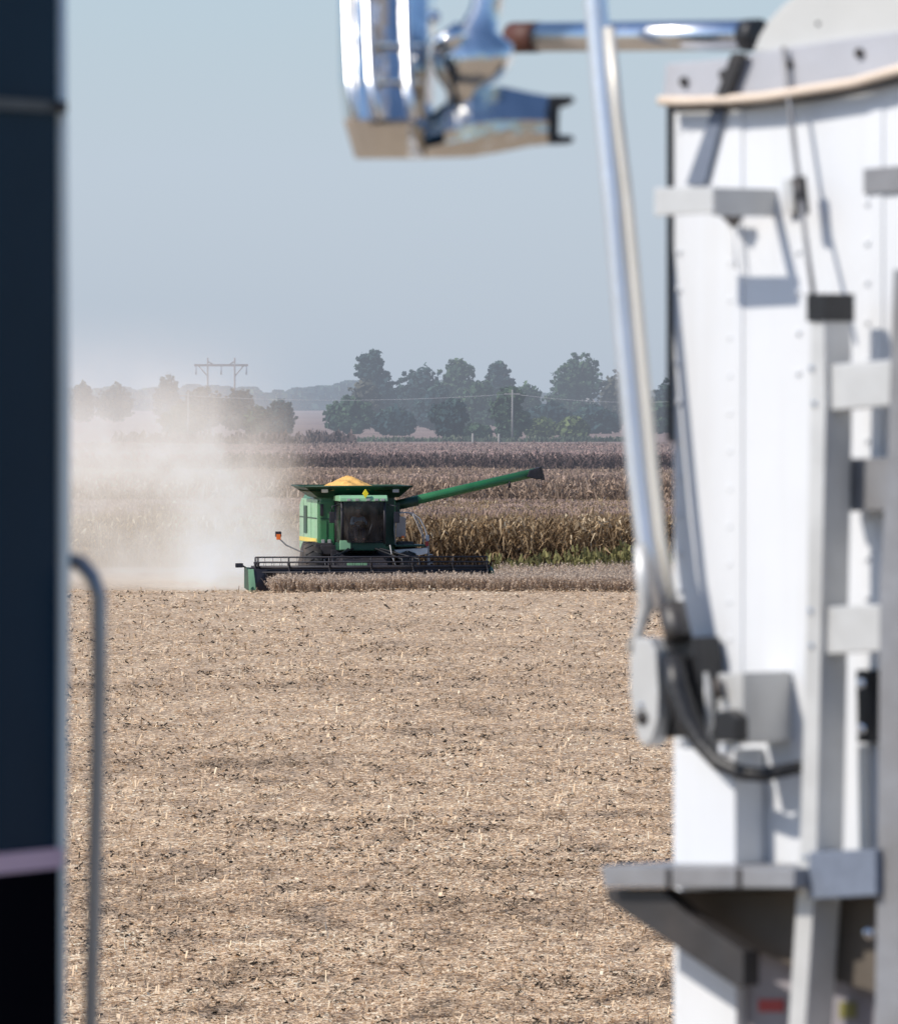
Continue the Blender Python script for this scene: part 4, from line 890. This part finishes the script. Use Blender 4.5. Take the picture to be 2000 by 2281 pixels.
kp([(1222,213),(1272,213),(1282,222),(1268,232),(1246,238),(1244,300),(1274,302),(1280,312),(1268,318),(1222,320)], DM-.075, .09, 'end_bracket', M['black'], mir, .004, 'black forked bracket at the arm end')
loft([ring(1112,-300,34,.03,DM), ring(1098,-60,34,.032,DM), ring(1082,20,36,.036,DM), ring(1060,70,46,.045,DM), ring(1052,100,90,.06,DM), ring(1052,135,92,.065,DM), ring(1044,172,74,.055,DM), ring(1030,205,36,.04,DM), ring(1024,270,30,.035,DM)], 'strut', M['chromeb'], mir, 'tapered chrome strut running up out of view')
MB().tube([KL(968,108,DM-.06),KL(1030,66,DM-.06)], .019, 14).build('clamp', M['chrome'], mir)
MB().ball(KL(862,22,DM-.02)*0+KL(966,38,DM-.05), .014, sub=2).build('nut', M['chrome'], mir)
MB().tube([KL(862,-300,DM),KL(500,-320,DM-.6),KL(100,-330,DT-.3)], .03, 12).tube([KL(1112,-290,DM),KL(862,-310,DM)], .025, 12).build('mirror_arm', M['chrome'], tk)

# ------------------------------------------------------------------ dust cloud and distant haze (volumes)
def dust():
    b = MB().box(-26,-2.2,300.8,342,-.3,15); m, nt, out = nodes_of('harvest_dust'); N = nt.nodes; L = nt.links
    tc = N.new('ShaderNodeTexCoord'); sep = N.new('ShaderNodeSeparateXYZ'); L.new(tc.outputs['Object'], sep.inputs[0])
    def mth(op, a, b_=None, c=None, clamp=False):
        q = N.new('ShaderNodeMath'); q.operation = op; q.use_clamp = clamp
        for i, v in enumerate((a, b_, c)):
            if v is None: continue
            if isinstance(v, (int, float)): q.inputs[i].default_value = v
            else: L.new(v, q.inputs[i])
        return q.outputs[0]
    def mr(src, a, b_, c=0., d=1., interp='SMOOTHSTEP'):
        q = N.new('ShaderNodeMapRange'); q.interpolation_type = interp; L.new(src, q.inputs[0])
        for i, v in enumerate((a,b_,c,d)): q.inputs[i+1].default_value = v
        return q.outputs[0]
    X, Y, Z = sep.outputs[0], sep.outputs[1], sep.outputs[2]
    def noise(sc, det, off, sz=1.0):
        mp = N.new('ShaderNodeMapping'); L.new(tc.outputs['Object'], mp.inputs[0]); mp.inputs['Location'].default_value = off; mp.inputs['Scale'].default_value = (1,.6,sz); 
        q = N.new('ShaderNodeTexNoise'); q.inputs['Scale'].default_value = sc; q.inputs['Detail'].default_value = det; q.inputs['Roughness'].default_value = .5; q.inputs['Distortion'].default_value = 1.1
        L.new(mp.outputs[0], q.inputs['Vector']); return q.outputs[0]
    n1 = noise(.24, 3, (3,1,5), .8); n2 = noise(.75, 3, (1,4,2))
    nn = mth('ADD', mth('MULTIPLY', n1, .62), mth('MULTIPLY', n2, .38))
    # the plume: low and dense by the header, climbing and thinning to the left
    top = mth('ADD', mth('MULTIPLY', mth('ADD', X, 6.0), -.55), 3.0)      # height of the plume at x
    lowf = mr(mth('SUBTRACT', Z, mth('MULTIPLY', mth('SUBTRACT', n1, .5), 9)), 1.2, 7.8, 1, 0)
    xr = mr(X, -7.6, -4.4, 1, 0); xr2 = mr(mth('ADD', X, mth('MULTIPLY', Z, .30)), -7.2, -2.5, 1, 0)
    dens = mth('MULTIPLY', mth('MULTIPLY', lowf, mr(nn, .445, .565, .03, 1.3)), mth('MULTIPLY', xr2, xr))
    core = mth('MULTIPLY', mr(Z, 0., 3.2, 1, 0), mr(X, -16, -9, .35, 1))
    veil = mth('MULTIPLY', mth('MULTIPLY', mr(Z, 4.0, 10.8, 1, 0), mr(X, -12, -4.5, 1, 0)), mr(nn, .3, .7, .35, 1.))
    dens = mth('MULTIPLY', mth('ADD', mth('ADD', mth('MULTIPLY', dens, .085), mth('MULTIPLY', veil, .062)), mth('MULTIPLY', mth('MULTIPLY', mth('MULTIPLY', core, xr), mr(nn, .44, .57, .12, 1.25)), .075)), mr(Y, 301, 304, 0, 1))
    dens = mth('MULTIPLY', dens, mth('SUBTRACT', 1.0, mth('MULTIPLY', mth('MULTIPLY', mr(X, -11.5, -8.6, 1, 0), mr(Z, 2.2, 5.0, 1, 0)), .62)))
    dens = mth('MULTIPLY', dens, mr(Y, 334, 342, 1, 0)); dens = mth('MULTIPLY', dens, mr(Z, 9, 14.5, 1, 0))
    sc = N.new('ShaderNodeVolumeScatter'); sc.inputs['Color'].default_value = (.76,.60,.45,1); sc.inputs['Anisotropy'].default_value = 0.0
    L.new(dens, sc.inputs['Density'])
    em = N.new('ShaderNodeEmission'); em.inputs[0].default_value = (.82,.67,.53,1); L.new(mth('MULTIPLY', dens, DUST_GLOW), em.inputs[1])  # glow put into the dust in place of repeated scattering
    ad = N.new('ShaderNodeAddShader'); L.new(sc.outputs[0], ad.inputs[0]); L.new(em.outputs[0], ad.inputs[1]); L.new(ad.outputs[0], out.inputs['Volume'])
    o = b.build('dust_cloud', m); tag(o, 'pale beige dust billowing up to the left behind the harvester', 'dust', kind='stuff')
DUST_GLOW = .17
dust()
def haze():
    b = MB().box(-1500,1500,378,5200,-30,150); m, nt, out = nodes_of('distance_haze'); N = nt.nodes; L = nt.links
    s = .00025
    ab = N.new('ShaderNodeVolumeAbsorption'); ab.inputs['Color'].default_value = (0,0,0,1); ab.inputs['Density'].default_value = s
    em = N.new('ShaderNodeEmission'); em.inputs[0].default_value = (.56,.635,.765,1); em.inputs[1].default_value = s  # airlight put in as glow, not scattered from the sun
    ad = N.new('ShaderNodeAddShader'); L.new(ab.outputs[0], ad.inputs[0]); L.new(em.outputs[0], ad.inputs[1]); L.new(ad.outputs[0], out.inputs['Volume'])
    o = b.build('haze', m); tag(o, kind='structure')
haze()

# ------------------------------------------------------------------ light, sky, camera
EL, AZ = R(43), R(62)
sd = Vector((-math.sin(AZ)*math.cos(EL), -math.cos(AZ)*math.cos(EL), math.sin(EL)))
sun = bpy.data.lights.new('sun', 'SUN'); sun.energy = 4.2; sun.angle = R(.53); sun.color = (1, .93, .835)
so = bpy.data.objects.new('sun', sun); C.objects.link(so); so.rotation_euler = sd.to_track_quat('Z', 'Y').to_euler(); so.location = (0,0,60)
wd = bpy.data.worlds.new('World'); scene.world = wd; wd.use_nodes = True; nt = wd.node_tree; bg = nt.nodes['Background']
sk = nt.nodes.new('ShaderNodeTexSky'); sk.sky_type = 'NISHITA'; sk.sun_disc = False; sk.sun_elevation = EL; sk.sun_rotation = math.atan2(sd.x, sd.y)
sk.dust_density = 1.2; sk.air_density = 1.0; sk.ozone_density = 1.5; sk.altitude = 200
tn_ = nt.nodes.new('ShaderNodeMix'); tn_.data_type = 'RGBA'; tn_.blend_type = 'MULTIPLY'; tn_.inputs[0].default_value = 1; tn_.inputs[7].default_value = (.80,.945,1.13,1)
nt.links.new(sk.outputs[0], tn_.inputs[6]); nt.links.new(tn_.outputs[2], bg.inputs[0]); bg.inputs[1].default_value = .130
cam = bpy.data.cameras.new('camera'); co = bpy.data.objects.new('camera', cam); C.objects.link(co); scene.camera = co
co.location = (0, 0, CZ); co.rotation_euler = (R(90), 0, 0)
cam.sensor_fit = 'VERTICAL'; cam.sensor_height = 27.372; cam.lens = 27.372*F/2281; cam.shift_y = -(1140.5-HY)/2281
cam.clip_start = .5; cam.clip_end = 20000
cam.dof.use_dof = True; cam.dof.focus_distance = 170; cam.dof.aperture_fstop = (cam.lens/1000)/.023
scene.view_settings.view_transform = 'Standard'; scene.view_settings.look = 'None'; scene.view_settings.exposure = 0
cy = scene.cycles; cy.volume_bounces = 1; cy.max_bounces = 6; cy.transparent_max_bounces = 12; cy.volume_step_rate = 2.0; cy.volume_max_steps = 128
cy.caustics_reflective = False; cy.caustics_refractive = False
